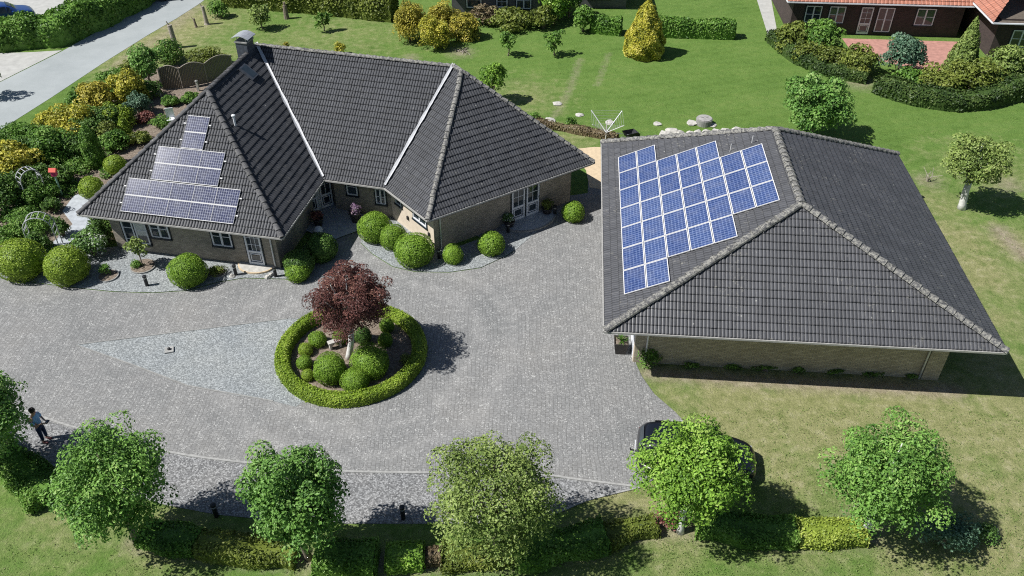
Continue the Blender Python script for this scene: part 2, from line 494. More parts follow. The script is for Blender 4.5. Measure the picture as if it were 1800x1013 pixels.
def unit(n, rng, up=None):
    v = rng.normal(size=(n, 3)); v /= np.linalg.norm(v, axis=1, keepdims=True)
    return v

def sphere_core(r, seg=28, ring=16, rng=None, bump=.03):
    V = []; 
    for i in range(ring+1):
        a = -PI/2+PI*i/ring
        for k in range(seg):
            b = 2*PI*k/seg
            q = 1+(rng.normal()*bump if rng is not None else 0)
            V.append((r*math.cos(a)*math.cos(b)*q, r*math.cos(a)*math.sin(b)*q, r*math.sin(a)*q))
    Fc = [(i*seg+k, i*seg+(k+1) % seg, (i+1)*seg+(k+1) % seg, (i+1)*seg+k) for i in range(ring) for k in range(seg)]
    return np.array(V), np.array(Fc)

def crown_points(n, rad, rng, nclump=60, clump=.42, inner=.15, squash=None, flat_bottom=-.9, shape=None):
    """leaf positions of an uneven crown, centred on the origin, half-extents rad"""
    rad = np.asarray(rad, float)
    C = []
    while len(C) < nclump:
        u = rng.normal(size=3); u /= np.linalg.norm(u)
        if u[2] < flat_bottom: continue
        k = (rng.uniform(inner, 1))**.45*rng.uniform(.72, 1.0)
        if shape: k *= shape(u)
        if rng.uniform() < .06: k *= 1.12
        C.append(u*k)
    C = np.array(C)
    cr = clump*rng.uniform(.55, 1.15, size=nclump)
    tint = rng.uniform(0, 1, size=nclump)
    w = cr**2; idx = rng.choice(nclump, size=n, p=w/w.sum())
    u = unit(n, rng)
    u[:, 2] = np.where(u[:, 2] < -.35, -u[:, 2], u[:, 2])
    u /= np.linalg.norm(u, axis=1, keepdims=True)
    rr = cr[idx]*rng.uniform(.6, 1.0, size=n)**.5
    P = (C[idx]*(1-clump*.45)+u*rr[:, None])*rad
    N = u+.38*rng.normal(size=(n, 3)); N[:, 2] += .3
    return P, N, tint[idx], C*(1-clump*.45)*rad

def tree(name, label, cat, base, zc, rad, n, ls, mat, bark, seed, trunk_r=.12, lean=(0, 0), group=None, nclump=60,
         clump=.42, split=.55, limbs=12, shape=None, aspect=.62):
    rng = np.random.default_rng(seed)
    t = empty(name, (base[0], base[1], 0))
    tag(t, label, cat, group)
    P, N, ti, C = crown_points(n, rad, rng, nclump, clump, shape=shape)
    off = np.array([lean[0], lean[1], zc])
    leaves('crown', P+off, N, ls*rng.uniform(.5, 1.4, size=n), ti, mat, rng, t, aspect=aspect)
    mb = MB()
    top = off*np.array([1, 1, split*1.15]); top[:2] = off[:2]*.75
    k1 = top*.5+np.array([rng.normal()*.05, rng.normal()*.05, 0])
    mb.tube([(0, 0, -.05), (k1*.3), k1, top], [trunk_r*1.25, trunk_r, trunk_r*.9, trunk_r*.75], 10)
    order = rng.permutation(len(C))[:limbs]
    for i in order:
        e = C[i]+off
        s = top*rng.uniform(.8, 1.0)
        m = s*.5+e*.5+np.array([0, 0, .12*rad[2]])
        mb.tube([s, m, e], [trunk_r*.5, trunk_r*.28, trunk_r*.1], 6)
    top2 = off+np.array([0, 0, rad[2]*.7])
    mb.tube([top, top*.5+top2*.5, top2], [trunk_r*.7, trunk_r*.4, trunk_r*.1], 6)
    mb.build('trunk', bark, t, True)
    return t

def bush(name, label, cat, base, rad, n, ls, mat, seed, group=None, nclump=26, clump=.5, aspect=.62, lift=.75, shape=None):
    """leafy shrub standing on the ground, one mesh"""
    rng = np.random.default_rng(seed)
    P, N, ti, C = crown_points(n, rad, rng, nclump, clump, flat_bottom=-.6, shape=shape)
    P = P+np.array([0, 0, rad[2]*lift])
    low = P[:, 2] < .02; P[low, 2] = rng.uniform(.02, .3*rad[2], size=int(low.sum())); keep = P[:, 2] > .0
    P, N, ti = P[keep], N[keep], ti[keep]
    t = empty(name, (base[0], base[1], 0)); tag(t, label, cat, group)
    leaves('foliage', P, N, ls*rng.uniform(.6, 1.25, size=len(P)), ti, mat, rng, t, aspect=aspect)
    mb = MB()
    for i in rng.permutation(len(C))[:9]:
        e = C[i]*.85+np.array([0, 0, rad[2]*lift])
        if e[2] < .1: continue
        mb.tube([(rng.normal()*.05, rng.normal()*.05, -.03), e*np.array([.35, .35, .55]), e], [.045, .03, .01], 5)
    mb.build('stem', M['bark'], t)
    return t

BALL = {}
def ball_mesh(kind, mat, n, ls, seed, pointy=0.):
    rng = np.random.default_rng(seed)
    u = unit(n, rng)
    bumps = unit(40, rng)
    d = (u @ bumps.T).max(axis=1)
    lump = .030*np.sin(3.1*u[:, 0]+2.3*u[:, 2]+seed)+.026*np.sin(4.3*u[:, 1]-2.9*u[:, 0]+2*seed)+.018*np.sin(7*u[:, 2]+5*u[:, 1])
    r = .955+.05*(d-.8)/.2+rng.normal(size=n)*.014+lump+.05*(rng.uniform(size=n) < .015)
    if pointy: r = r*(1+pointy*np.clip(u[:, 2]-.55, 0, 1))
    P = u*r[:, None]
    N = u+.38*rng.normal(size=(n, 3))
    ti = np.clip(.5+.35*np.sin(7*u[:, 0]+3*u[:, 1])*np.cos(6*u[:, 2]+u[:, 1]*4)+rng.normal(size=n)*.2, 0, 1)
    core = sphere_core(.89, rng=rng, bump=.012)
    o = leaves('clipped_ball', P, N, ls*rng.uniform(.6, 1.2, size=n), ti, mat, rng, None, core)
    me = o.data; bpy.data.objects.remove(o)
    BALL[kind] = me
ball_mesh('big', M['box'], 5200, .085, 1)
ball_mesh('big2', M['box_green'], 5200, .085, 2)
ball_mesh('small', M['box_green'], 2200, .13, 3)
ball_mesh('small2', M['box'], 2200, .13, 4)
ball_mesh('pointy', M['box_green'], 2600, .12, 5, .35)
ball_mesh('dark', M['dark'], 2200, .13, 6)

def ball(px, py, hw, label, kind='big', zs=.92, sx=1., group='clipped box balls', z0=.82, name='topiary_ball'):
    r = .9
    for _ in range(4):
        p = at(px, py, z0*r*zs); r = hw/scale_at(p)
    o = bpy.data.objects.new(name, BALL[kind]); COL.objects.link(o)
    o.location = (p[0], p[1], z0*r*zs); o.scale = (r*sx, r, r*zs)
    o.rotation_euler = (0, 0, px*1.7)
    tag(o, label, 'topiary', group)
    return o

def path_points(pts, step, closed=False):
    pts = [np.array(p[:2], float) for p in pts]
    if closed: pts = pts+[pts[0]]
    out = []
    for a, b in zip(pts[:-1], pts[1:]):
        n = max(1, int(np.linalg.norm(b-a)/step))
        out += [a+(b-a)*i/n for i in range(n)]
    if not closed: out.append(pts[-1])
    return np.array(out)

def hedge(name, label, pts, w, h, mat, ls, dens, seed, closed=False, group=None, rough=.06, cat='hedge', tintwave=0., power=.55):
    rng = np.random.default_rng(seed)
    q = path_points(pts, .25, closed)
    m = len(q)
    if closed: tan = np.roll(q, -1, 0)-np.roll(q, 1, 0)
    else: tan = np.gradient(q, axis=0)
    tan /= np.linalg.norm(tan, axis=1, keepdims=True)
    nor = np.stack([-tan[:, 1], tan[:, 0]], 1)
    seglen = np.linalg.norm(np.diff(np.concatenate([q, q[:1]]) if closed else q, axis=0), axis=1).sum()
    hv = 1+.0*q[:, 0]
    ph = rng.uniform(0, 6.28, 6)
    s = np.arange(m)*.25
    hv = 1+rough*(np.sin(s*1.3+ph[0])+np.sin(s*2.9+ph[1])*.7+np.sin(s*.5+ph[2]))
    wv = 1+rough*(np.sin(s*1.7+ph[3])+np.sin(s*3.7+ph[4])*.7)
    n = int(seglen*(w+2*h)*dens)
    i = rng.integers(0, m if closed else m-1, size=n); f = rng.uniform(0, 1, size=n)[:, None]; j = (i+1) % m
    c = q[i]*(1-f)+q[j]*f; nn = nor[i]*(1-f)+nor[j]*f
    hh = h*hv[i]; ww = w*wv[i]
    a = rng.uniform(0, PI, size=n)
    ca, sa = np.cos(a), np.sin(a)
    e = np.sign(ca)*np.abs(ca)**power; g = np.abs(sa)**power
    k = 1+rng.normal(size=n)*.04
    P = np.concatenate([c+nn*(e*ww/2*k)[:, None], (g*hh*k)[:, None]], 1)
    N = np.concatenate([nn*ca[:, None], sa[:, None]], 1)+.55*rng.normal(size=(n, 3))
    if not closed:      # close both ends
        for end, sg in ((0, -1), (m-1, 1)):
            ne = int(w*h*dens*1.3)
            y = rng.uniform(-1, 1, ne); z = rng.uniform(.02, 1, ne)
            pe = q[end]+nor[end]*(y*w/2*.95)[:, None]+tan[end]*(sg*.06*(1-z*z*.6)*np.ones(ne))[:, None]
            P = np.concatenate([P, np.concatenate([pe, (z*h*.97)[:, None]], 1)])
            N = np.concatenate([N, np.concatenate([np.tile(tan[end]*sg, (ne, 1)), np.full((ne, 1), .3)], 1)+.5*rng.normal(size=(ne, 3))])
    n = len(P)
    ti = np.clip(.5+.3*np.sin(P[:, 0]*2.1+P[:, 1]*1.7)+.2*np.sin(P[:, 0]*5+1)+rng.normal(size=n)*.15, 0, 1)
    K = 9; V = []
    for ii in range(m):
        for kk in range(K):
            a = PI*kk/(K-1); ca, sa = math.cos(a), math.sin(a)
            e = math.copysign(abs(ca)**power, ca); g = abs(sa)**power
            V.append((*(q[ii]+nor[ii]*e*w*wv[ii]/2*.93), g*h*hv[ii]*.94))
    Fc = []
    for ii in range(m if closed else m-1):
        for kk in range(K-1):
            jj = (ii+1) % m
            Fc.append((ii*K+kk, ii*K+kk+1, jj*K+kk+1, jj*K+kk))
    o = leaves(name, P, N, ls*rng.uniform(.6, 1.25, size=n), ti, mat, rng, None, (np.array(V), np.array(Fc)))
    tag(o, label, cat, group)
    return o

# ------------------------------------------------------------------ ground
def sheet(name, pts, z, mat, kind='structure'):
    P = [Vector((p[0], p[1], 0)) for p in pts]
    tri = tessellate_polygon([P])
    fc = []
    for t in tri:
        a, b, c = (P[i] for i in t)
        fc.append(tuple(t) if (b-a).cross(c-a).z > 0 else tuple(reversed(t)))
    o = raw_mesh(name, [(p.x, p.y, z) for p in P], fc, mat)
    if kind: o['kind'] = kind
    return o

def smooth_path(pts, k=6, closed=False):
    """Catmull-Rom through ground points"""
    P = [np.array(p[:2], float) for p in pts]; n = len(P); out = []
    for i in range(n if closed else n-1):
        g = lambda j: P[j % n] if closed else P[min(max(j, 0), n-1)]
        a, b, c, d = g(i-1), g(i), g(i+1), g(i+2)
        for t in np.arange(k)/k:
            out.append(.5*((2*b)+(-a+c)*t+(2*a-5*b+4*c-d)*t*t+(-a+3*b-3*c+d)*t**3))
    if not closed: out.append(P[-1])
    return out

px = lambda L: [at(*p) for p in L]

def build_lawn():
    xs = np.concatenate([np.linspace(-400, -62, 14), np.arange(-60, 60.01, .3), np.linspace(62, 400, 14)])
    ys = np.concatenate([np.linspace(-60, 6, 8), np.arange(8, 82.01, .3), np.linspace(84, 600, 24)])
    X, Y = np.meshgrid(xs, ys)
    dry = np.zeros_like(X); bare = np.zeros_like(X)
    def blob(arr, p, r, a, sx=1., sy=1.):
        c = at(*p); arr[:] = np.maximum(arr, a*np.exp(-(((X-c[0])/(r*sx))**2+((Y-c[1])/(r*sy))**2)))
    for p, r, a in [((1300, 720), 2.6, .95), ((1440, 730), 3.0, 1.), ((1600, 730), 3.2, .95), ((1740, 760), 3.2, .8), ((1700, 850), 2.6, .7),
                    ((1390, 830), 1.8, .75), ((1180, 690), 1.2, .6), ((1640, 690), 2., .8), ((1740, 640), 1.8, .75), ((1750, 560), 2., .6),
                    ((1720, 480), 2.6, .8), ((1680, 420), 2.2, .8), ((1780, 430), 2., .7), ((1640, 360), 2., .55), ((1760, 960), 2.2, .85), ((1780, 880), 2.4, .8), ((1790, 700), 2.2, .85), ((1500, 790), 2.4, .9), ((1330, 770), 2., .85), ((1560, 680), 2., .95),
                    ((1620, 985), 2., .6), ((1500, 860), 1.5, .5), ((1090, 880), 1.4, .85), ((1150, 880), 1.4, .85), ((1040, 905), 1., .6),
                    ((300, 940), 1.6, .7), ((130, 900), 2., .5), ((620, 985), 1.4, .55), ((1030, 980), 1.6, .5), ((1180, 955), 1.4, .6),
                    ((280, 75), 3.5, .9), ((330, 40), 4., .8), ((230, 110), 2.5, .7), ((355, 100), 2.6, .6), ((1740, 300), 3., .4), ((920, 170), 2.5, .45),
                    ((690, 1000), 1.2, .5), ((1400, 970), 2., .35), ((600, 60), 5., .3), ((520, 75), 4., .3), ((1000, 250), 1.8, .5)]:
        blob(dry, p, r, a)
    def line(arr, pts, w, a):
        P = [at(*p)[:2] for p in pts]
        for s, e in zip(P[:-1], P[1:]):
            d = e-s; L = d@d
            t = np.clip(((X-s[0])*d[0]+(Y-s[1])*d[1])/L, 0, 1)
            D = np.hypot(X-s[0]-t*d[0], Y-s[1]-t*d[1])
            arr[:] = np.maximum(arr, a*np.exp(-(D/w)**2))
    line(bare, [(1140, 655), (1300, 668), (1450, 676), (1680, 688)], .45, .95)
    line(bare, [(975, 205), (1000, 160), (1020, 105)], .25, .40)
    line(bare, [(1050, 150), (1070, 95)], .2, .32)
    line(bare, [(1755, 405), (1800, 450)], .55, .85)
    line(bare, [(300, 55), (240, 90), (190, 125)], .5, .45)
    line(bare, [(345, 12), (300, 50)], .7, .5)
    line(bare, [(240, 950), (420, 975), (560, 985), (760, 990), (900, 985), (1080, 945), (1200, 925), (1400, 945), (1530, 945)], .4, .8)
    for p, r, a in [((1520, 930), .7, .8), ((810, 92), .9, .7), ((722, 102), .6, .6), ((1630, 318), .8, .6), ((1770, 325), .9, .6), ((1510, 145), 1.1, .7), ((1210, 925), .6, .8)]:
        blob(bare, p, r, a)
    ny, nx = X.shape
    V = np.stack([X, Y, np.zeros_like(X)], -1).reshape(-1, 3)
    i = np.arange(ny-1)[:, None]*nx+np.arange(nx-1)[None, :]
    i = i.ravel()
    Fc = np.stack([i, i+1, i+1+nx, i+nx], 1)
    o = raw_mesh('lawn', V, Fc, M['lawn'], attr={'dry': dry.ravel(), 'bare': bare.ravel()})
    o['kind'] = 'structure'
build_lawn()

# road with its pale bays, top left
r_near = [(-420, 400), (-200, 318), (0, 229), (90, 172), (180, 112), (260, 62), (310, 33), (352, 6), (380, -16), (420, -60)]
r_far = [(330, -60), (270, -6), (255, 6), (160, 62), (110, 90), (0, 145), (-200, 230), (-420, 320)]
sheet('road', px(r_near)+px(r_far), .012, M['road'])
sheet('driveway_opposite', px([(-420, 319), (-200, 229), (0, 144), (109, 89), (60, 92), (0, 94), (-200, 140), (-420, 190)]), .016, M['concrete'])
sheet('yard_opposite', px([(-100, 60), (40, 36), (75, 36), (110, 24), (150, -10), (180, -60), (-100, -60)]), .02, M['concrete'])

# driveway
drive = [(-420, 500), (-200, 480), (0, 490), (60, 498), (130, 507), (200, 514), (270, 516), (330, 512), (385, 497), (430, 490), (500, 492),
         (524, 496), (520, 450), (560, 405), (590, 380), (640, 398), (634, 428), (655, 448), (690, 470), (730, 479), (790, 480), (845, 472), (888, 452), (905, 442),
         (800, 400), (900, 360), (1033, 340), (1034, 310), (1115, 300), (1118, 640), (1128, 662), (1150, 693), (1186, 724), (1212, 752), (1216, 790), (1190, 825), (1124, 856),
         (1010, 843), (950, 836), (760, 832), (600, 829), (440, 815), (300, 796), (170, 763), (95, 741), (0, 706), (-200, 640), (-420, 580)]
sheet('driveway', px(drive), .02, M['paving'])
sheet('gravel_border', px([(-200, 641), (0, 707), (95, 742), (170, 764), (300, 797), (440, 816), (600, 830), (760, 833), (950, 837), (1010, 844), (1123, 858),
       (1085, 866), (1030, 880), (985, 899), (930, 915), (860, 922), (760, 921), (600, 921), (480, 915), (380, 905), (290, 888), (200, 862), (100, 822), (40, 795), (-60, 752), (-200, 700)]), .012, M['gravel'])
kb = smooth_path(px([(0, 706), (95, 741), (170, 763), (300, 796), (440, 815), (600, 829), (760, 832), (950, 836), (1010, 843), (1124, 857)]), 4)
mb = MB()
for a, b in zip(kb[:-1], kb[1:]):
    mb.beam((a[0], a[1], .02), (b[0], b[1], .02), .09, .06)
tag(mb.build('kerb_edging', M['kerb']), kind='structure')
kb2 = smooth_path(px([(1124, 858), (1085, 867), (1030, 881), (985, 900), (930, 916)]), 3)
mb = MB()
for a, b in zip(kb2[:-1], kb2[1:]): mb.beam((a[0], a[1], .02), (b[0], b[1], .02), .07, .05)
tag(mb.build('lawn_edging', M['kerb']), kind='structure')
# triangular gravel island left of the ring hedge
sheet('gravel_island', px([(133, 607), (300, 587), (505, 561), (560, 560), (600, 600), (560, 690), (520, 716), (480, 706), (420, 697), (330, 679), (230, 641)]), .026, M['gravel_blue'])
mb = MB()
for s, e in (((140, 606), (505, 561)), ((135, 608), (230, 641)), ((230, 641), (330, 679)), ((330, 679), (480, 706))):
    a, b = at(*s), at(*e); mb.beam((a[0], a[1], .03), (b[0], b[1], .03), .06, .035)
tag(mb.build('island_edging', M['conc_ring']), kind='structure')
# gravel beds along the house
sheet('gravel_bed', px([(-420, 470), (-200, 470), (0, 475), (70, 470), (140, 440), (230, 432), (300, 440), (420, 455), (490, 470), (530, 470), (523, 495), (500, 491), (430, 489), (385, 496), (330, 511), (270, 515), (200, 513), (130, 506), (60, 497), (0, 489), (-200, 479), (-420, 499)]), .03, M['gravel_blue'])
sheet('gravel_strip', px([(641, 399), (700, 372), (790, 440), (900, 400), (1000, 360), (905, 441), (888, 451), (845, 471), (790, 479), (730, 478), (690, 469), (655, 447), (634, 427)]), .03, M['gravel_blue'])
# paths and soil of the left garden
sheet('garden_soil', px([(-200, 460), (0, 474), (70, 462), (110, 425), (150, 372), (260, 262), (420, 108), (330, 112), (280, 118), (240, 150), (110, 232), (0, 300), (-200, 400)]), .008, M['soil'])
sheet('garden_path', px([(60, 476), (140, 445), (120, 430), (170, 385), (230, 360), (200, 320), (130, 345), (110, 372), (128, 395), (92, 428), (60, 452)]), .034, M['flag'])
sheet('side_terrace', px([(128, 440), (150, 432), (215, 420), (240, 395), (195, 370), (165, 402)]), .04, M['sandstone'])
sheet('garden_lawn', px([(-150, 440), (0, 400), (70, 375), (100, 385), (85, 402), (40, 420), (0, 432), (-150, 470)]), .03, M['lawn'])
sheet('back_terrace', px([(1000, 264), (1045, 259), (1100, 262), (1110, 310), (1120, 345), (1036, 330), (1030, 300)]), .028, M['sandstone'])

def turf_tufts(seed=5, n=4200):
    rng = np.random.default_rng(seed)
    Q = np.concatenate([np.array([at(rng.uniform(1130, 1800), rng.uniform(690, 1010))[:2] for _ in range(n//2)]), np.array([at(rng.uniform(0, 1800), rng.uniform(940, 1013))[:2] for _ in range(n//6)]),
                        np.array([at(rng.uniform(900, 1800), rng.uniform(110, 460))[:2] for _ in range(n//3)])])
    Q = Q[(Q[:, 0] > 3) | (Q[:, 1] < 18.2)]
    Q = Q[~((Q[:, 0] > 3.2) & (Q[:, 0] < 21.3) & (Q[:, 1] > 24.6) & (Q[:, 1] < 42))]
    Q = Q[~((Q[:, 0] < 6.8) & (Q[:, 1] > 20.0) & (Q[:, 1] < 48))]
    m = len(Q); k = 5
    P = np.repeat(Q, k, 0)+rng.normal(size=(m*k, 2))*.07
    P = np.concatenate([P, rng.uniform(.02, .06, size=(m*k, 1))], 1)
    N = rng.normal(size=(m*k, 3))*.5; N[:, 2] += .9
    o = leaves('turf_tufts', P, N, .06*rng.uniform(.5, 1.5, size=m*k), np.repeat(rng.uniform(0, 1, m), k), M['tuft'], rng, aspect=.35)
    tag(o, 'coarse grass tufts and weeds scattered through the lawns', 'grass', kind='stuff')
turf_tufts()

# ------------------------------------------------------------------ roofs
def frame_of(a, b):
    a, b = np.asarray(a, float), np.asarray(b, float)
    u = b-a; u[2] = 0; u /= np.linalg.norm(u)
    n = np.array([-u[1], u[0], 0])
    return u, n

def tile_face(name, eave, upper, mat, parent, course=.34, hump=.15, lift=.0):
    """eave = (start, end), upper = the remaining corners in order; inward lies left of the eave"""
    o = np.asarray(eave[0], float)
    u, n = frame_of(*eave)
    k = np.asarray(upper[0], float)-o
    m = k[2]/(k@n)
    us = (n+np.array([0, 0, m])); us /= np.linalg.norm(us)
    nn = np.cross(u, us)
    poly = [((np.asarray(p)-o)@u, (np.asarray(p)-o)@us) for p in list(eave)+list(upper)]
    U = [p[0] for p in poly]; smax = max(p[1] for p in poly)
    k0, k1 = math.floor(min(U)/hump)-1, math.ceil(max(U)/hump)+1
    fr_ = np.array([0., .13, .32, .5, .68, .87])
    gu = (np.arange(k0, k1)[:, None]+fr_[None, :]).ravel()*hump
    hu = np.tile(np.array([0., .68, .94, 1., .94, .68])*.034, k1-k0)
    rows = []
    nc = int(math.ceil(smax/course))
    for j in range(nc):
        rows.append((j*course-.03, .036)); rows.append(((j+1)*course-.03, .0))
    rng = np.random.default_rng(len(gu)*7+nc)
    nx = len(gu)
    V = np.empty((len(rows), nx, 3))
    tilei = np.floor(gu/.30).astype(int); tilei -= tilei.min()
    for r, (s, h) in enumerate(rows):
        jit = rng.normal(size=tilei.max()+1)*.004 if r % 2 == 0 else jit
        hh = h+hu+jit[tilei]+lift
        V[r] = o+gu[:, None]*u+s*us+hh[:, None]*nn
    UVv = np.stack([np.broadcast_to(gu, (len(rows), nx)), np.repeat(np.array([s+(.03 if i % 2 == 0 else .02) for i, (s, h) in enumerate(rows)])[:, None], nx, 1)], -1)
    i = (np.arange(len(rows)-1)[:, None]*nx+np.arange(nx-1)[None, :]).ravel()
    Fc = np.stack([i, i+1, i+1+nx, i+nx], 1)
    uv = UVv.reshape(-1, 2)[Fc.ravel()]+np.array([.30*41, .34*37])
    ob = raw_mesh(name, V.reshape(-1, 3), Fc, mat, parent, uv=uv)
    bm = bmesh.new(); bm.from_mesh(ob.data)
    N = len(poly)
    for q in range(1, N):
        (x0, y0), (x1, y1) = poly[q], poly[(q+1) % N]
        p3 = o+u*x0+us*y0
        d2 = np.array([x1-x0, y1-y0]); d2 /= np.linalg.norm(d2)
        out = u*d2[1]-us*d2[0]
        bmesh.ops.bisect_plane(bm, geom=bm.verts[:]+bm.edges[:]+bm.faces[:], plane_co=Vector(p3), plane_no=Vector(out), clear_outer=True, dist=1e-5)
    bm.to_mesh(ob.data); bm.free()
    return ob, (o, u, us, nn)

def ridge_caps(pts, mat, parent, r=.135, name='ridge_tiles', seg=.40):
    rng = np.random.default_rng(int(abs(pts[0][0])*100))
    V = []; Fc = []
    for a, b in zip(pts[:-1], pts[1:]):
        a, b = np.asarray(a, float), np.asarray(b, float)
        d = b-a; L = np.linalg.norm(d); d /= L
        side = np.cross(d, [0, 0, 1.]); side /= np.linalg.norm(side); up = np.cross(side, d)
        n = max(1, int(L/seg))
        for k in range(n):
            p0 = a+d*(L*k/n-.03); p1 = a+d*(L*(k+1)/n)
            jx = rng.normal()*.008
            base = len(V)
            for p, rr, lf in ((p0, r*1.1, .03), (p1, r*.9, .0)):
                for q in range(7):
                    t = PI*q/6
                    V.append(p+side*(math.cos(t)*rr*1.15+jx)+up*(math.sin(t)*rr*.85+lf-.01))
            Fc += [(base+q, base+q+1, base+8+q, base+7+q) for q in range(6)]
            Fc.append(tuple(base+q for q in range(6, -1, -1)))
    return raw_mesh(name, V, Fc, mat, parent)

def gutter(path, mat, parent, z, closed=True, name='gutter', r=.055):
    mb = MB()
    n = len(path)
    for i in range(n if closed else n-1):
        a, b = path[i], path[(i+1) % n]
        mb.beam((a[0], a[1], z), (b[0], b[1], z), .10, .085)
    return mb.build(name, mat, parent)

def fascia(path, parent, z0, z1, mat, inset=.08):
    mb = MB(); n = len(path)
    P = offset_poly(path, inset)
    for i in range(n):
        a, b = P[i], P[(i+1) % n]
        mb.beam((a[0], a[1], (z0+z1)/2), (b[0], b[1], (z0+z1)/2), .03, z1-z0)
    return mb.build('fascia', mat, parent)

def line_int(p, d, q, e):
    A = np.array([[d[0], -e[0]], [d[1], -e[1]]])
    t = np.linalg.solve(A, np.array(q[:2])-np.array(p[:2]))
    return np.array(p[:2])+t[0]*np.array(d[:2])

def offset_poly(path, offs):
    n = len(path); offs = offs if hasattr(offs, '__len__') else [offs]*n
    L = []
    for i in range(n):
        a, b = np.array(path[i][:2]), np.array(path[(i+1) % n][:2])
        d = (b-a)/np.linalg.norm(b-a); nn = np.array([-d[1], d[0]])
        L.append((a+nn*offs[i], d))
    return [line_int(L[i-1][0], L[i-1][1], L[i][0], L[i][1]) for i in range(n)]

def walls(name, poly, z0, z1, mat, parent):
    V = []; Fc = []; uv = []; s = 0
    n = len(poly)
    for i in range(n):
        a, b = poly[i], poly[(i+1) % n]; L = float(np.hypot(b[0]-a[0], b[1]-a[1]))
        k = len(V)
        V += [(a[0], a[1], z0), (b[0], b[1], z0), (b[0], b[1], z1), (a[0], a[1], z1)]
        Fc.append((k, k+1, k+2, k+3)); uv += [(s, z0), (s+L, z0), (s+L, z1), (s, z1)]; s += L
    return raw_mesh(name, V, Fc, mat, parent, uv=uv)

def cap(name, poly, z, mat, parent):
    o = sheet(name, poly, z, mat, None); o.parent = parent
    return o

# ---- openings on a wall: wall given by base point P and horizontal direction d (outside on the right)
class Wall:
    def __init__(s, a, b):
        s.a = np.array([a[0], a[1], 0.]); d = np.array([b[0]-a[0], b[1]-a[1], 0.])
        s.L = np.linalg.norm(d); s.d = d/s.L; s.n = np.array([s.d[1], -s.d[0], 0])
    def uz(s, x, y):
        p = on_plane(x, y, s.a, s.n); return float((p-s.a)@s.d), float(p[2])
    def pt(s, u, z, o=0.): return s.a+s.d*u+s.n*o+np.array([0, 0, z])
    def box(s, mb, u0, u1, z0, z1, o0, o1):
        V = [s.pt(u, z, o) for z in (z0, z1) for u, o in ((u0, o1), (u1, o1), (u1, o0), (u0, o0))]
        mb.add(V, [(3, 2, 1, 0), (4, 5, 6, 7), (0, 1, 5, 4), (1, 2, 6, 5), (2, 3, 7, 6), (3, 0, 4, 7)])

def window(w, u0, u1, z0, z1, parent, sashes=1, bars=(1,), glass='glass', name='window', curtain=False):
    fr = MB(); t = .07
    w.box(fr, u0, u1, z0, z0+t, -.02, .06); w.box(fr, u0, u1, z1-t, z1, -.02, .06)
    for k in range(sashes+1):
        c = u0+(u1-u0)*k/sashes
        a = u0 if k == 0 else (u1-t if k == sashes else c-t*.7)
        b = u0+t if k == 0 else (u1 if k == sashes else c+t*.7)
        w.box(fr, a, b, z0+t, z1-t, -.02, .06)
    for k in range(sashes):
        a = u0+(u1-u0)*k/sashes; b = u0+(u1-u0)*(k+1)/sashes
        for q in range(1, bars[0]+1):
            z = z0+(z1-z0)*q/(bars[0]+1); w.box(fr, a+t, b-t, z-.018, z+.018, -.01, .045)
        if len(bars) > 1:
            for q in range(1, bars[1]+1):
                u = a+(b-a)*q/(bars[1]+1); w.box(fr, u-.015, u+.015, z0+t, z1-t, -.01, .042)
    o = fr.build(name, M['white'], parent)
    g = MB(); w.box(g, u0+t*.6, u1-t*.6, z0+t*.6, z1-t*.6, -.02, .02); g.build('pane', M[glass], o)
    s = MB(); w.box(s, u0-.07, u1+.07, z0-.1, z0-.003, -.02, .10)
    w.box(s, u0-.07, u0-.003, z0-.003, z1, -.02, .035); w.box(s, u1+.003, u1+.07, z0-.003, z1, -.02, .035)
    s.build('sill', M['dark_trim'], o)
    if curtain:
        c = MB()
        for k in range(7):
            u = u0+.1+(u1-u0-.2)*k/6; w.box(c, u-.03, u+.05, z0+.5, z1-.08, .02, .03)
        c.build('curtain', M['curtain'], o)
    return o

def door(w, u0, u1, z0, z1, parent, grid=(2, 3), panel=True, name='door'):
    fr = MB(); t = .085; zm = z0+(z1-z0)*.38
    w.box(fr, u0, u0+t, z0, z1, -.02, .07); w.box(fr, u1-t, u1, z0, z1, -.02, .07)
    w.box(fr, u0+t, u1-t, z0, z0+.14, -.02, .068); w.box(fr, u0+t, u1-t, z1-t, z1, -.02, .068)
    if panel:
        w.box(fr, u0+t, u1-t, zm-.06, zm+.06, -.02, .066)
        i = .06
        w.box(fr, u0+t+i, u1-t-i, z0+.2, z0+.24, -.02, .05); w.box(fr, u0+t+i, u1-t-i, zm-.16, zm-.12, -.02, .05)
        w.box(fr, u0+t+i, u0+t+i+.04, z0+.24, zm-.16, -.02, .05); w.box(fr, u1-t-i-.04, u1-t-i, z0+.24, zm-.16, -.02, .05)
    zb = zm if panel else z0+.14
    for q in range(1, grid[0]):
        u = u0+t+(u1-u0-2*t)*q/grid[0]; w.box(fr, u-.012, u+.012, zb, z1-t, -.01, .045)
    for q in range(1, grid[1]):
        z = zb+(z1-zb)*q/grid[1]; w.box(fr, u0+t, u1-t, z-.012, z+.012, -.01, .043)
    o = fr.build(name, M['white'], parent)
    g = MB(); w.box(g, u0+t*.6, u1-t*.6, z0+.1, z1-t*.6, -.02, .02); g.build('pane', M['glass'], o)
    h = MB(); w.box(h, u1-.065, u1-.03, z0+.95, z0+1.08, .07, .12); h.build('handle', M['steel'], o)
    s = MB(); w.box(s, u0-.06, u0-.003, z0, z1, -.02, .035); w.box(s, u1+.003, u1+.06, z0, z1, -.02, .035)
    w.box(s, u0-.06, u1+.06, z0-.06, z0-.003, -.02, .09); s.build('surround', M['dark_trim'], o)
    return o

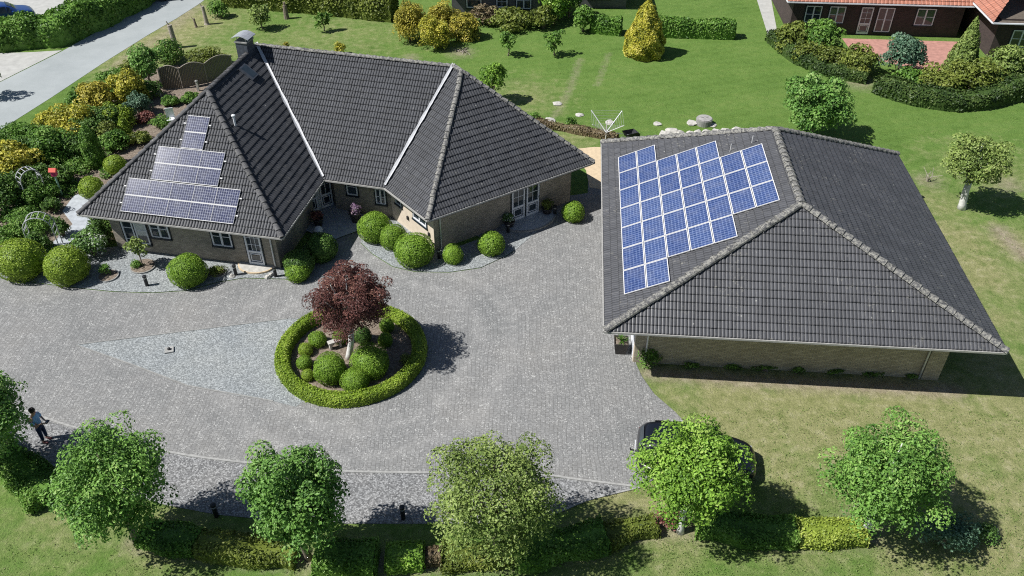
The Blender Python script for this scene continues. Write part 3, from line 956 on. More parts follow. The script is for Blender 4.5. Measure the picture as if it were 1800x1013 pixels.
def panel(origin, eu, es, nn, w, h, cellmat, parent, pad=.012, thick=.04, fu=.035, fs=.035):
    """solar panel lying on a roof; w runs along eu, h along es"""
    o = np.asarray(origin)
    p = lambda a, b, c: o+eu*a+es*b+nn*c
    fr = MB(); fw = .035
    def bx(a0, a1, b0, b1, c0, c1):
        V = [p(a, b, c) for c in (c0, c1) for a, b in ((a0, b0), (a1, b0), (a1, b1), (a0, b1))]
        fr.add(V, [(3, 2, 1, 0), (4, 5, 6, 7), (0, 1, 5, 4), (1, 2, 6, 5), (2, 3, 7, 6), (3, 0, 4, 7)])
    a0, a1, b0, b1 = pad, w-pad, pad, h-pad
    bx(a0, a1, b0, b0+fs, 0, thick); bx(a0, a1, b1-fs, b1, 0, thick)
    bx(a0, a0+fu, b0+fs, b1-fs, 0, thick); bx(a1-fu, a1, b0+fs, b1-fs, 0, thick)
    root = fr.build('solar_panel', M['alu'], parent)
    g = fu*.9; h_ = fs*.9
    V = [p(a, b, thick-.008) for a, b in ((a0+g, b0+h_), (a1-g, b0+h_), (a1-g, b1-h_), (a0+g, b1-h_))]
    V += [p(a, b, .005) for a, b in ((a0+g, b0+h_), (a1-g, b0+h_), (a1-g, b1-h_), (a0+g, b1-h_))]
    F4 = [(0, 1, 2, 3), (7, 6, 5, 4), (0, 4, 5, 1), (1, 5, 6, 2), (2, 6, 7, 3), (3, 7, 4, 0)]
    return root, V, F4

# ================================================================== GARAGE
gA, gB = np.array([4.93, 41.67, 3.04]), np.array([3.80, 26.04, 3.04])
gC, gD = np.array([19.55, 24.90, 3.04]), np.array([20.69, 40.53, 3.04])
gE, gF = np.array([12.47, 36.47, 6.64]), np.array([12.00, 29.94, 6.64])
garage = empty('garage', tuple((gA+gC)/2*np.array([1, 1, 0])))
tag(garage, 'long brick garage under a dark hipped tile roof carrying blue solar panels', 'garage')
G0 = np.array(garage.location)
def to_local(root):
    for c in root.children:
        c.matrix_parent_inverse = Matrix.Translation(-root.location)
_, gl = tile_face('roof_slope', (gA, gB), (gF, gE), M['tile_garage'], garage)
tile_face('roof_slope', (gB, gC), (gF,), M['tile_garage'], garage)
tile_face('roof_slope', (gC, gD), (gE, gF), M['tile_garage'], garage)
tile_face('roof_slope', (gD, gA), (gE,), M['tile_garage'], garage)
zz = np.array([0, 0, .03])
for pts in ([gB, gF], [gC, gF], [gA, gE], [gD, gE], [gF, gE]):
    ridge_caps([p+zz for p in pts], M['ridge_lichen'], garage, r=.15)
gp = [gB, gC, gD, gA]
gutter(offset_poly(gp, -.05), M['gutter'], garage, 2.99)
fascia(gp, garage, 2.80, 2.99, M['gutter_dark'])
gw = offset_poly(gp, [1.45, 1.38, 1.4, 1.45])
cap('soffit', offset_poly(gp, .07), 2.82, M['soffit'], garage)
walls('wall', gw, -.02, 2.85, M['brick_y'], garage)
wf = Wall(gw[0], gw[1]); wl = Wall(gw[3], gw[0])
mb = MB(); wf.box(mb, wf.L-.62, wf.L+.06, 0, 2.84, -.1, .10)
o = walls('pier', [wf.pt(wf.L-.62, 0, .1), wf.pt(wf.L+.08, 0, .1), wf.pt(wf.L+.08, 0, -.5), wf.pt(wf.L-.62, 0, -.5)], 0, 2.84, M['brick_y'], garage)
mb = MB(); mb.tube([wf.pt(.5, .02, .07), wf.pt(.5, 2.5, .07), wf.pt(.45, 2.9, .9)], .045, 8); mb.build('downpipe', M['steel'], garage)
mb = MB(); mb.tube([wf.pt(wf.L-.70, .02, .07), wf.pt(wf.L-.70, 2.6, .07)], .045, 8); mb.build('downpipe', M['steel'], garage)
mb = MB(); q = wf.pt(wf.L+.35, 2.6, .55); mb.tube([q, q+np.array([.35, -.4, .25])], .05, 8); mb.build('drain_elbow', M['white'], garage)
# gates on the drive side, mostly hidden below the eave
for k in range(3):
    mb = MB(); u0 = 3.2+k*3.4
    wl.box(mb, u0, u0+2.6, .05, 2.3, -.02, .04)
    for q in range(9): wl.box(mb, u0+.02, u0+2.58, .1+q*.245, .30+q*.245, .04, .055)
    mb.build('garage_door', M['white'], garage)
mb = MB(); wl.box(mb, wl.L-.9, wl.L-.02, .0, 2.5, -.01, .03); mb.build('sunlit_strip', M['render'], garage)  # pale strip over the brick, painted in for sunlight on the wall
for (x, y, h_) in ((1283, 268, .45), (1321, 254, .45)):
    o_, u_, us_, nn_ = gl; q = on_plane(x, y, o_, nn_)
    mb = MB(); mb.tube([q, q+np.array([0, 0, h_])], .02, 6); mb.build('roof_rod', M['alu'], garage)
to_local(garage)

# garage solar array
arr = empty('solar_array', tuple(gl[0]*np.array([1, 1, 0])))
tag(arr, 'large stepped array of blue solar panels on the garage roof', 'solar panels')
o_, u_, us_, nn_ = gl                      # u_ runs A -> B (towards the camera), us_ up the slope
PWd, PHt = 1.0079, 1.6384
spans = [2, 5, 7, 7, 7, 5, 2]
for j, cnt in enumerate(spans):
    for i in range(cnt):
        org = o_+us_*(.8815+PWd*i)+u_*(2.4213+PHt*j)+nn_*.09
        root, V, F4 = panel(org, u_, us_, nn_, PHt, PWd, None, arr)
        uv = [(0, 0), (0, 1), (1, 1), (1, 0)]
        uvs = []
        for f in F4: uvs += [uv[v % 4] for v in f]
        raw_mesh('cells', V, F4, M['cell'], root, uv=uvs)
to_local(arr)

# ================================================================== HOUSE
HE, HR = 2.60, 7.0
P1, P2, P3, P4, P5, P6 = [at(*p, HE) for p in ((138, 376), (495, 418), (568, 315), (677, 330), (752, 387), (1043, 285))]
mRa, mRb, mRc, mRd = [at(*p, HR) for p in ((362, 162), (450, 86), (792, 114), (808, 128))]
class Pl:
    """roof plane rising inward (left) from an eave line"""
    def __init__(s, a, b, m): s.a = np.array(a); s.u, s.n = frame_of(a, b); s.m = m
    def dist(s, p): return float((np.asarray(p)-s.a)[:2]@s.n[:2])
    def abc(s): return np.array([s.m*s.n[0], s.m*s.n[1], -1.]), s.m*(s.a[:2]@s.n[:2])-s.a[2]
def meet(*pl):
    A = np.array([p.abc()[0] for p in pl]); b = np.array([p.abc()[1] for p in pl]); return np.linalg.solve(A, b)
rise = HR-HE
def fitm(a, b, pts):
    t = Pl(a, b, 1.); return rise/np.mean([t.dist(p) for p in pts])
pf = Pl(P1, P2, fitm(P1, P2, [mRa])); pr = Pl(P2, P3, fitm(P2, P3, [mRa, mRb])); pm = Pl(P3, P4, fitm(P3, P4, [mRb, mRc]))
pq = Pl(P4, P5, fitm(P4, P5, [mRc, mRd])); pe = Pl(P5, P6, fitm(P5, P6, [mRd]))
dl = np.array([-pr.u[0], -pr.u[1], 0]); pl_ = Pl(P1-dl*1., P1, 1.); pl_.m = rise/pl_.dist(mRa)
Rb0 = meet(pl_, pr, pm)
db = -pm.u
pb = Pl(Rb0, Rb0+db, 1.); sl = .82
pb = Pl(np.array([*(Rb0[:2]-pb.n[:2]*(Rb0[2]-HE)/sl), HE]), np.array([*(Rb0[:2]-pb.n[:2]*(Rb0[2]-HE)/sl), HE])+db, sl)
Ra = meet(pf, pr, pl_); Rb = Rb0; Rc = meet(pm, pq, pb)
dq = -pq.u; ang = 0
pk = Pl(P6, P6+dq, 1.); pk.m = (Rc[2]-HE)/pk.dist(Rc)
Rd = meet(pq, pe, pk)
def corner(x, y): return np.array([*line_int(x.a, x.u, y.a, y.u), HE])
P7 = corner(pk, pb); P0 = corner(pb, pl_)
house = empty('bungalow', (-8., 41., 0)); tag(house, 'angled brick bungalow under a black tiled hipped roof with a chimney', 'house')
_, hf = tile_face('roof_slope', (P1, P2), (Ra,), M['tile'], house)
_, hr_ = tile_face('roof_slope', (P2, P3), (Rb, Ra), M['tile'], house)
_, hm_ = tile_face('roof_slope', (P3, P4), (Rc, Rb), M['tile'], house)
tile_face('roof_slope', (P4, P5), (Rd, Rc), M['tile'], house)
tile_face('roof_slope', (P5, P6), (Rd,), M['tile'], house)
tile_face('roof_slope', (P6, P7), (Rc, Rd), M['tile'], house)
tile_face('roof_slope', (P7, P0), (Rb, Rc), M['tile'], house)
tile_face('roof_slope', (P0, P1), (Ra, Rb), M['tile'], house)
for pts in ([P1, Ra], [P2, Ra], [P5, Rd], [P6, Rd], [Ra, Rb], [Rb, Rc], [Rc, Rd], [P7, Rc], [P0, Rb]):
    ridge_caps([p+zz for p in pts], M['ridge_lichen'] if pts[0] is not P1 and pts[0] is not P2 and pts[0] is not Ra else M['ridge'], house, r=.115)
for a, b in ((P3, Rb), (P4, Rc)):
    d = (b-a)/np.linalg.norm(b-a); side = np.cross(d, [0, 0, 1.]); side /= np.linalg.norm(side)
    V = []; K = 24
    rg = np.random.default_rng(5)
    for k in range(K+1):
        p = a+(b-a)*k/K; w_ = .09+rg.normal()*.014
        V += [p-side*w_+[0, 0, .20], p+[0, 0, .15], p+side*w_+[0, 0, .20]]
    Fc = []
    for k in range(K): Fc += [(3*k, 3*k+1, 3*k+4, 3*k+3), (3*k+1, 3*k+2, 3*k+5, 3*k+4)]
    raw_mesh('valley_flashing', V, Fc, M['lead'], house)
ep = [P1, P2, P3, P4, P5, P6, P7, P0]
gutter(offset_poly(ep, -.045), M['gutter'], house, 2.56)
fascia(ep, house, 2.38, 2.56, M['gutter_dark'])
cap('soffit', offset_poly(ep, .07), 2.40, M['soffit'], house)
wp = offset_poly(ep, [.86, .84, 1.08, .75, .75, .8, .8, .84])
w1, w2, w3, w4, w5, w6, w7, w0 = wp
# entrance set across the inner corner
e_a = np.array([-11.42, 38.72]); e_b = np.array([-9.62, 40.12])
d23 = (w3-w2)/np.linalg.norm(w3-w2); d34 = (w4-w3)/np.linalg.norm(w4-w3)
k23 = w2+d23*((e_a-w2)@d23+.0); k34 = w3+d34*max(.4, (e_b-w3)@d34+.12)
hw = [w1, w2, k23, e_a, e_b, k34, w4, w5, w6, w7, w0]
walls('wall', hw, -.02, 2.43, M['brick'], house)
WF, WE, WM, WQ, WR = Wall(w1, w2), Wall(e_a, e_b), Wall(k34, w4), Wall(w4, w5), Wall(w5, w6)
TOP = 2.17
def span(w, a, b): return w.uz(*a)[0], w.uz(*b)[0]
# left wing front
u0, _ = span(WF, (227, 434), (240, 434)); window(WF, u0, u0+.62, .08, TOP, house, 1, (2,), name='french_window')
window(WF, u0+.69, u0+1.35, .55, TOP, house, 1, (1,), curtain=True)
a, z0 = WF.uz(281-10, 416); b = WF.uz(301, 419)[0]; a = WF.uz(268, 415)[0]
window(WF, a, b, max(.7, z0), TOP, house, 2, (1,))
a, z0 = WF.uz(376, 430); b = WF.uz(410, 433)[0]
window(WF, a, b, max(.7, z0), TOP, house, 2, (1,))
a = WF.uz(440, 462)[0]; b = WF.uz(467, 465)[0]
door(WF, a, b, .12, TOP, house, (3, 3))
mb = MB(); mb.tube([WF.pt(WF.L-.25, .05, .06), WF.pt(WF.L-.25, 2.1, .06), WF.pt(WF.L-.2, 2.45, .75)], .045, 8); mb.build('downpipe', M['steel'], house)
# entrance doors
u_l = WE.uz(543, 377)[0]; u_r = WE.uz(586, 361)[0]; um = (u_l+u_r)/2
u_l = max(.06, u_l-.1); u_r = min(WE.L-.06, max(u_r, u_l+1.5)); um = (u_l+u_r)/2
door(WE, u_l, um-.1, .1, TOP, house, (2, 2)); door(WE, um+.1, u_r, .1, TOP, house, (2, 2))
mb = MB()
for q in range(3): WE.box(mb, um-.085+q*.06, um-.045+q*.06, .1, TOP, -.02, .05)
mb.build('door_post', M['white'], house)
# middle wall
a, z0 = WM.uz(611, 341); b = WM.uz(623, 342)[0]; a = max(a, .15)
window(WM, a, a+.62, z0, TOP, house, 1, (1,))
a, z0 = WM.uz(662, 357); b = WM.uz(693, 358)[0]
window(WM, a, min(b, WM.L-.3), z0, TOP, house, 2, (2,))
# right wing wall: cream skin over the brick, sunlight put into its colour
rw = walls('sunlit_wall_skin', [WQ.pt(.02, 0, .012), WQ.pt(WQ.L+.004, 0, .012), WQ.pt(WQ.L+.004, 0, .002), WQ.pt(.02, 0, .002)], -.01, 2.42, M['render'], house)
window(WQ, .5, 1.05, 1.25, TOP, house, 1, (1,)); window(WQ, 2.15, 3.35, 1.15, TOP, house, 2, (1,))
for u_ in (1.6, 3.55):
    mb = MB(); WQ.box(mb, u_-.06, u_+.06, .75, .95, .012, .09); mb.build('wall_lamp', M['black'], house)
# end wall of the right wing
a = WR.uz(899, 378)[0]; b = WR.uz(921, 372)[0]; c = WR.uz(946, 366)[0]
door(WR, a, (a+c)/2-.06, .12, TOP, house, (2, 2)); door(WR, (a+c)/2+.06, c, .12, TOP, house, (2, 2))
mb = MB(); mb.tube([WR.pt(.35, .05, .06), WR.pt(.35, 2.1, .06), WR.pt(.3, 2.45, .65)], .045, 8); mb.build('downpipe', M['steel'], house)
# chimney
e1 = pm.u; n1 = pm.n; az = math.atan2(e1[1], e1[0])
cc = np.array([*(Rb[:2]-pr.u[:2]*.75+np.array([-.22, -.1])), 0.])
ch = MB(); ch.box((cc[0], cc[1], 6.9), (.66, .74, 1.5), az)
o = ch.build('chimney', M['slate'], house)
mb = MB(); mb.box((cc[0], cc[1], 7.68), (.74, .82, .07), az); mb.build('chimney_cap', M['conc_ring'], o)
mb = MB(); mb.box((cc[0], cc[1], 6.48), (.8, .95, .12), az); mb.build('flashing', M['lead'], o)
mb = MB()
for sx in (-.25, .25):
    for sy in (-.28, .28):
        q = cc+np.array([math.cos(az)*sx-math.sin(az)*sy, math.sin(az)*sx+math.cos(az)*sy, 0]); mb.tube([q+[0, 0, 7.70], q+[0, 0, 7.92]], .02, 6)
V = []; K = 8
for k in range(K+1):
    x = -.5+1.0*k/K; z = 7.9+.16*math.cos(x/.5*PI/2)
    for y in (-.45, .45): V.append((cc[0]+math.cos(az)*x-math.sin(az)*y, cc[1]+math.sin(az)*x+math.cos(az)*y, z))
for k in range(K+1):
    x = -.5+1.0*k/K; z = 7.87+.16*math.cos(x/.5*PI/2)
    for y in (-.45, .45): V.append((cc[0]+math.cos(az)*x-math.sin(az)*y, cc[1]+math.sin(az)*x+math.cos(az)*y, z))
nK = 2*(K+1)
Fc = [(2*k, 2*k+2, 2*k+3, 2*k+1) for k in range(K)]+[(nK+2*k, nK+2*k+1, nK+2*k+3, nK+2*k+2) for k in range(K)]
Fc += [(2*k, nK+2*k, nK+2*k+2, 2*k+2) for k in range(K)]+[(2*k+1, 2*k+3, nK+2*k+3, nK+2*k+1) for k in range(K)]
mb.add(V, Fc); mb.build('chimney_cowl', M['steel'], o)
# roof window and vent on the right-hand slope of the left wing
o_, u_, us_, nn_ = hr_
q = on_plane(436, 128, o_+nn_*.05, nn_)
def slope_box(q, a, b, c, mat, name, par, c0=0.):
    V = [q+u_*x*a/2+us_*y*b/2+nn_*z for z in (c0, c) for x, y in ((-1, -1), (1, -1), (1, 1), (-1, 1))]
    return raw_mesh(name, V, [(3, 2, 1, 0), (4, 5, 6, 7), (0, 1, 5, 4), (1, 2, 6, 5), (2, 3, 7, 6), (3, 0, 4, 7)], mat, par)
rwn = slope_box(q, .66, .9, .12, M['slate'], 'roof_window', house); slope_box(q, .5, .72, .125, M['glass'], 'pane', rwn, .121)
q = on_plane(414, 222, o_, nn_); mb = MB(); mb.tube([q, q+np.array([0, 0, .55])], .06, 8); mb.lathe([(.1, 0), (.1, .06), (.03, .1)], tuple(q+np.array([0, 0, .55])), 10)
mb.build('vent_pipe', M['white'], house)
to_local(house)

# house solar array: three stacked blocks on the front hip
o_, u_, us_, nn_ = hf
c3 = lambda x, y: (190+x/4.404, 180+y/4.404)
harr = empty('solar_array', tuple(P2*np.array([1, 1, 0])))
tag(harr, 'small pyramid shaped array of dark blue solar panels on the bungalow roof', 'solar panels')
blocks = [((98, 848), (970, 940), (1027, 675), (158, 585), 5), ((330, 597), (850, 650), (905, 390), (388, 338), 3), ((565, 352), (735, 370), (785, 117), (618, 98), 1)]
dims = []
for bl in blocks:
    c = [on_plane(*c3(*p), o_+nn_*.12, nn_) for p in bl[:4]]
    uu = [(p-o_)@u_ for p in c]; ss = [(p-o_)@us_ for p in c]
    dims.append((min((uu[0]+uu[3])/2, 99), (uu[1]+uu[2])/2, (ss[0]+ss[1])/2, (ss[2]+ss[3])/2, bl[4]))
for (ua, ub, sa, sb, n) in dims:
    for r_ in range(2):
        for k in range(n):
            w_ = (ub-ua)/n; h_ = (sb-sa)/2
            org = o_+u_*(ua+w_*k)+us_*(sa+h_*r_)+nn_*.09
            root, V, F4 = panel(org, u_, us_, nn_, w_, h_, None, harr, pad=.003, fu=.008, fs=.028)
            uv = [(0, 0), (0, 1), (1, 1), (1, 0)]; uvs = []
            for f in F4: uvs += [uv[v % 4] for v in f]
            raw_mesh('cells', V, F4, M['cell_dark'], root, uv=uvs)
    for r_ in range(2):      # mounting rail ends left and right of each row
        for e_ in (ua-.09, ub+.09):
            q = o_+u_*e_+us_*(sa+(sb-sa)/2*(r_+.5))+nn_*.08
            V = [q+u_*x*.06+us_*y*.03+nn_*z for z in (-.02, .04) for x, y in ((-1, -1), (1, -1), (1, 1), (-1, 1))]
            raw_mesh('rail_end', V, [(3, 2, 1, 0), (4, 5, 6, 7), (0, 1, 5, 4), (1, 2, 6, 5), (2, 3, 7, 6), (3, 0, 4, 7)], M['alu'], harr)
to_local(harr)

# steps at the doors
def half_step(name, label, w, uc, rad, z, mat):
    c = w.pt(uc, 0, 0); n = 24
    poly = [c+w.d*rad*math.cos(t)+w.n*rad*.8*math.sin(t) for t in np.linspace(0, PI, n)]
    poly = poly[::-1] if True else poly
    P = [(p[0], p[1]) for p in poly]
    a = sum(P[i][0]*P[(i+1) % n][1]-P[(i+1) % n][0]*P[i][1] for i in range(n))
    if a < 0: P = P[::-1]
    root = empty(name, (c[0], c[1], 0)); tag(root, label, 'door step')
    Q = [(p[0]-c[0], p[1]-c[1]) for p in P]
    mb = MB(); mb.prism([(x*.93, y*.93) for x, y in Q], 0.0, z+.004); mb.build('slab', mat, root)
    mb = MB(); mb.prism(Q, 0.0, z); mb.build('edging', M['sandstone'] if 'front' in label else M['conc_ring'], root)
half_step('half_round_step', 'pale half round front step below the door of the left wing', WF, WF.uz(452, 468)[0], .95, .12, M['stone'])
half_step('half_round_step', 'shaded half round step below the double door of the right wing', WR, WR.uz(925, 374)[0], 1.75, .12, M['flag'])
ld = [np.array(k23)+d23*-1.3, np.array(k23)+d23*-1.4+np.array([1.5, -.9]), np.array([-9.0, 36.75]), np.array([-7.9, 37.5]), np.array([-8.1, 38.9]), np.array(k34), np.array(e_b), np.array(e_a), np.array(k23)]
sheet('entrance_landing', ld, .09, M['flag'])

# ------------------------------------------------------------------ clipped balls
ball(36, 457, 42, 'large box ball at the left edge beside the garden path', 'big', .88)
ball(117, 467, 38, 'large box ball right of the path in front of the white flowering shrub', 'big', .92)
ball(330, 476, 33, 'single box ball on the gravel below the windows of the left wing', 'big2', .92)
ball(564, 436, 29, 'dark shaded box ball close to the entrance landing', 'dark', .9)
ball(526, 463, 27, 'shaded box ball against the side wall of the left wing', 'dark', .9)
ball(523, 478, 22, 'low bright box ball at the corner of the left wing', 'small', .8)
ball(659, 400, 30, 'rear of the three box balls along the right wing', 'big2', .92)
ball(690, 417, 24, 'middle and smallest of the three box balls along the right wing', 'big2', .95)
ball(727, 440, 35, 'largest of the three box balls along the right wing, at its corner', 'big2', .82)
ball(796, 448, 18, 'small pointed box ball just right of the wing corner downpipe', 'pointy', .95)
ball(864, 429, 24, 'box ball on the gravel below the long shaded end wall', 'small', .88)
ball(1008, 373, 20, 'box ball beside the passage between bungalow and garage', 'small', .95)
g = 'box balls inside the ring hedge'
ball(580, 649, 29, 'large round box ball left of centre inside the ring hedge', 'big2', 1., group=g)
ball(650, 636, 33, 'large box ball right of the white trunk inside the ring hedge', 'big2', .85, 1.1, group=g)
ball(624, 669, 25, 'box ball at the front of the ring bed touching two larger balls', 'big2', .85, group=g)
ball(558, 597, 16, 'upper of the four small balls at the left of the ring bed', 'small', .95, group=g)
ball(537, 615, 13, 'second highest of the four small balls at the left of the ring bed', 'small2', .95, group=g)
ball(535, 638, 14, 'third of the four small balls at the left of the ring bed', 'small', .95, group=g)
ball(541, 660, 12, 'lowest of the four small balls at the left of the ring bed', 'small2', .95, group=g)
ball(680, 573, 13, 'small ball in tree shade at the back of the ring bed', 'small', 1.1, group=g)
ball(677, 598, 13, 'small shaded ball in front of the rear one in the ring bed', 'small', 1.1, group=g)
ball(598, 592, 13, 'upright green clipped shrub just left of the white trunk', 'small', 1.3, group=g)
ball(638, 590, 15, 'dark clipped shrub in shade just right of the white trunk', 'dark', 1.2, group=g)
g = 'clipped shrubs of the left garden'
ball(202, 290, 19, 'yellow green clipped ball at the roof edge beside the soil bed', 'small2', .9, group=g)
ball(160, 330, 21, 'yellow green clipped ball tucked against the left roof corner', 'small2', .9, group=g)
ball(153, 262, 9, 'small upright clipped shrub among tall golden shrubs', 'small2', 1.5, group=g)
ball(50, 320, 7, 'tiny clipped shrub beside the upper metal arch', 'small2', 1.3, group=g)
ball(24, 346, 9, 'small yellowish clipped shrub at the edge of the garden lawn', 'small2', 1.3, group=g)

# ring hedge and its bed
ringc = (at(485, 640)+at(748, 620))/2
rc = np.array([-7.08, 27.75]); rax, ray_ = 3.0, 2.95
sheet('ring_bed_soil', [rc+np.array([math.cos(t)*rax, math.sin(t)*ray_]) for t in np.linspace(0, 2*PI, 48, endpoint=False)], .05, M['soil'])
hedge('ring_hedge', 'low clipped hedge forming a ring round the copper maple', [rc+np.array([math.cos(t)*rax, math.sin(t)*ray_]) for t in np.linspace(0, 2*PI, 64, endpoint=False)],
      .62, .55, M['box'], .075, 560, 11, closed=True, rough=.03, power=.6)

# ------------------------------------------------------------------ trees
FT = 'row of young trees along the front hedge'
tree('garden_tree', 'leafy green tree cut off by the left edge of the photo beside the person', 'tree', at(10, 836), 3.3, (2.05, 2.05, 2.3), 19000, .115, M['lime_fresh'], M['bark'], 21, group=FT, nclump=150, clump=0.25)
tree('garden_tree', 'broad pale green tree in front of the person at lower left', 'tree', at(243, 958), 3.25, (2.15, 2.15, 2.3), 23000, .11, M['lime'], M['bark'], 22, group=FT, nclump=190, clump=0.235)
tree('garden_tree', 'dense deep green tree second from the left in the front row', 'tree', at(544, 982), 3.2, (1.8, 1.8, 2.2), 20000, .12, M['lime_fresh'], M['bark'], 23, group=FT, nclump=150, clump=0.25)
tree('garden_tree', 'olive green airy tree at the bottom centre below the paving', 'tree', at(871, 975), 3.3, (2.55, 2.5, 2.65), 22000, .10, M['lime_olive'], M['bark'], 24, group=FT, nclump=210, clump=0.2, limbs=24)
tree('garden_tree', 'bright yellow green tree covering the black car', 'tree', at(1196, 936), 3.2, (2.12, 2.05, 2.05), 21500, .112, M['lime_bright'], M['bark_pale'], 25, group=FT, nclump=170, clump=0.24)
tree('garden_tree', 'round mid green tree at the lower right on the lawn', 'tree', at(1516, 942), 3.3, (2.25, 2.25, 2.35), 24000, .11, M['lime'], M['bark_pale'], 26, group=FT, nclump=190, clump=0.235, trunk_r=.15)
tree('copper_maple', 'purple leaved maple with a pale trunk in the ring hedge', 'tree', at(613, 630), 3.25, (2.0, 2.0, 1.8), 25000, .11, M['maple'], M['bark_pale'], 27, trunk_r=.14, nclump=190, clump=0.19, limbs=26, aspect=.4, lean=(.4, .0))
tree('garden_tree', 'large leafy tree behind the garage roof', 'tree', at(1425, 238), 2.2, (2.25, 2.2, 1.95), 11000, .19, M['lime_fresh'], M['bark'], 28, nclump=110, clump=0.28)
tree('apple_tree', 'leaning tree with a white trunk right of the garage', 'tree', at(1690, 367), 2.95, (1.9, 1.8, 1.55), 10500, .14, M['lime_olive'], M['bark_pale'], 29, trunk_r=.2, lean=(-.15, .1), nclump=110, clump=0.25, split=.6)
tree('garden_tree', 'small bright tree peeping over the bungalow roof', 'tree', at(866, 181), 1.5, (1.1, 1.1, 1.4), 2500, .17, M['lime_bright'], M['bark'], 30, nclump=30, clump=.42)
LS = 'young shrubs on the back lawn'
tree('young_tree', 'bushy young tree with golden tips near the top left of the lawn', 'small tree', at(462, 52), 1.1, (.95, .9, 1.0), 1500, .19, M['lime_olive'], M['bark'], 31, group=LS, nclump=28, trunk_r=.06)
tree('young_tree', 'thin open young tree between the golden shrub and the bushy one', 'small tree', at(570, 55), .95, (.8, .7, .75), 520, .2, M['mid'], M['bark'], 32, group=LS, nclump=24, clump=.3, trunk_r=.05)
tree('young_tree', 'thin young tree above the bungalow ridge end, left of a twin', 'small tree', at(893, 98), 1.1, (.75, .7, .95), 800, .18, M['mid'], M['bark'], 33, group=LS, nclump=24, clump=.34, trunk_r=.05)
tree('young_tree', 'spreading young tree with a long shadow left of the golden conifer', 'small tree', at(975, 98), 1.1, (.9, .8, .85), 800, .18, M['mid'], M['bark'], 34, group=LS, nclump=24, clump=.34, trunk_r=.05)
bush('round_shrub', 'dark round shrub at the road end of the lawn', 'shrub', at(388, 30), (.85, .8, .75), 1300, .18, M['mid'], 35, LS)
bush('small_shrub', 'little golden shrub just over the middle of the ridge', 'shrub', at(598, 97), (.5, .5, .6), 500, .16, M['gold'], 36, LS)
bush('small_shrub', 'tiny amber shrub over the ridge near the chimney', 'shrub', at(504, 88), (.3, .3, .4), 220, .14, M['gold_amber'], 37, LS)
# golden shrubs in the middle of the back edge
GS = 'golden shrubs at the back of the lawn'
bush('golden_shrub', 'tall golden shrub, leftmost of the clump on the back lawn', 'shrub', at(722, 72), (1.4, 1.3, 2.1), 8000, .15, M['gold_amber'], 38, GS, nclump=90, clump=.32, lift=.58)
bush('golden_shrub', 'golden shrub in front at the middle of the clump on the back lawn', 'shrub', at(765, 84), (1.5, 1.3, 1.6), 8000, .15, M['gold'], 39, GS, nclump=90, clump=.32, lift=.58)
bush('golden_shrub', 'greenish golden shrub behind the middle of the clump', 'shrub', at(778, 60), (1.6, 1.3, 1.65), 7500, .15, M['gold_amber'], 40, GS, nclump=90, clump=.32, lift=.58)
bush('golden_shrub', 'golden shrub with dark base, rightmost of the clump on the back lawn', 'shrub', at(818, 68), (1.35, 1.2, 1.4), 6500, .15, M['gold_amber'], 41, GS, nclump=90, clump=.32, lift=.58)
def cone_bush(name, label, cat, base, r, h, n, ls, mat, seed, group=None, a=1.7, b=.8):
    """dense cone or bell shaped conifer, leafy to the ground"""
    rng = np.random.default_rng(seed)
    z = rng.uniform(0, 1, n*2)**1.15
    prof = lambda z: (1-z**a)**b*(.82+.18*np.clip(z/.15, 0, 1))
    z = z[rng.uniform(0, 1, n*2) < prof(z)*.85+.15][:n]; m = len(z)
    t = rng.uniform(0, 2*PI, m)
    ph = rng.uniform(0, 6.28, 4)
    bump = .07*np.sin(5*t+9*z+ph[0])+.06*np.sin(3*t-14*z+ph[1])+.05*np.sin(9*t+22*z+ph[2])
    rr = r*prof(z)*(1+bump)*(1-.12*rng.uniform(0, 1, m)**2)
    P = np.stack([rr*np.cos(t), rr*np.sin(t), z*h*(1+.02*rng.normal(size=m))+.03], 1)
    N = np.stack([np.cos(t), np.sin(t), np.full(m, .45)], 1)+.45*rng.normal(size=(m, 3))
    V = []; K, L = 14, 20
    for i in range(K+1):
        zz_ = i/K*.97; q = r*float(prof(np.array(zz_)))*.8
        V += [(q*math.cos(2*PI*k/L), q*math.sin(2*PI*k/L), zz_*h) for k in range(L)]
    Fc = [(i*L+k, i*L+(k+1) % L, (i+1)*L+(k+1) % L, (i+1)*L+k) for i in range(K) for k in range(L)]
    root = empty(name, (base[0], base[1], 0)); tag(root, label, cat, group)
    ti = np.clip(.5+bump*3.2+rng.normal(size=m)*.12, 0, 1)
    leaves('foliage', P, N, ls*rng.uniform(.6, 1.25, size=m), ti, mat, rng, root, (np.array(V), np.array(Fc)))
    mb = MB(); mb.tube([(0, 0, -.05), (0, 0, h*.5)], [.12, .06], 8); mb.build('stem', M['bark'], root)
    return root
cone_bush('golden_conifer', 'tall cone shaped golden conifer in front of the far hedge', 'conifer', at(1131, 97), 1.5, 4.1, 9000, .17, M['gold'], 42)

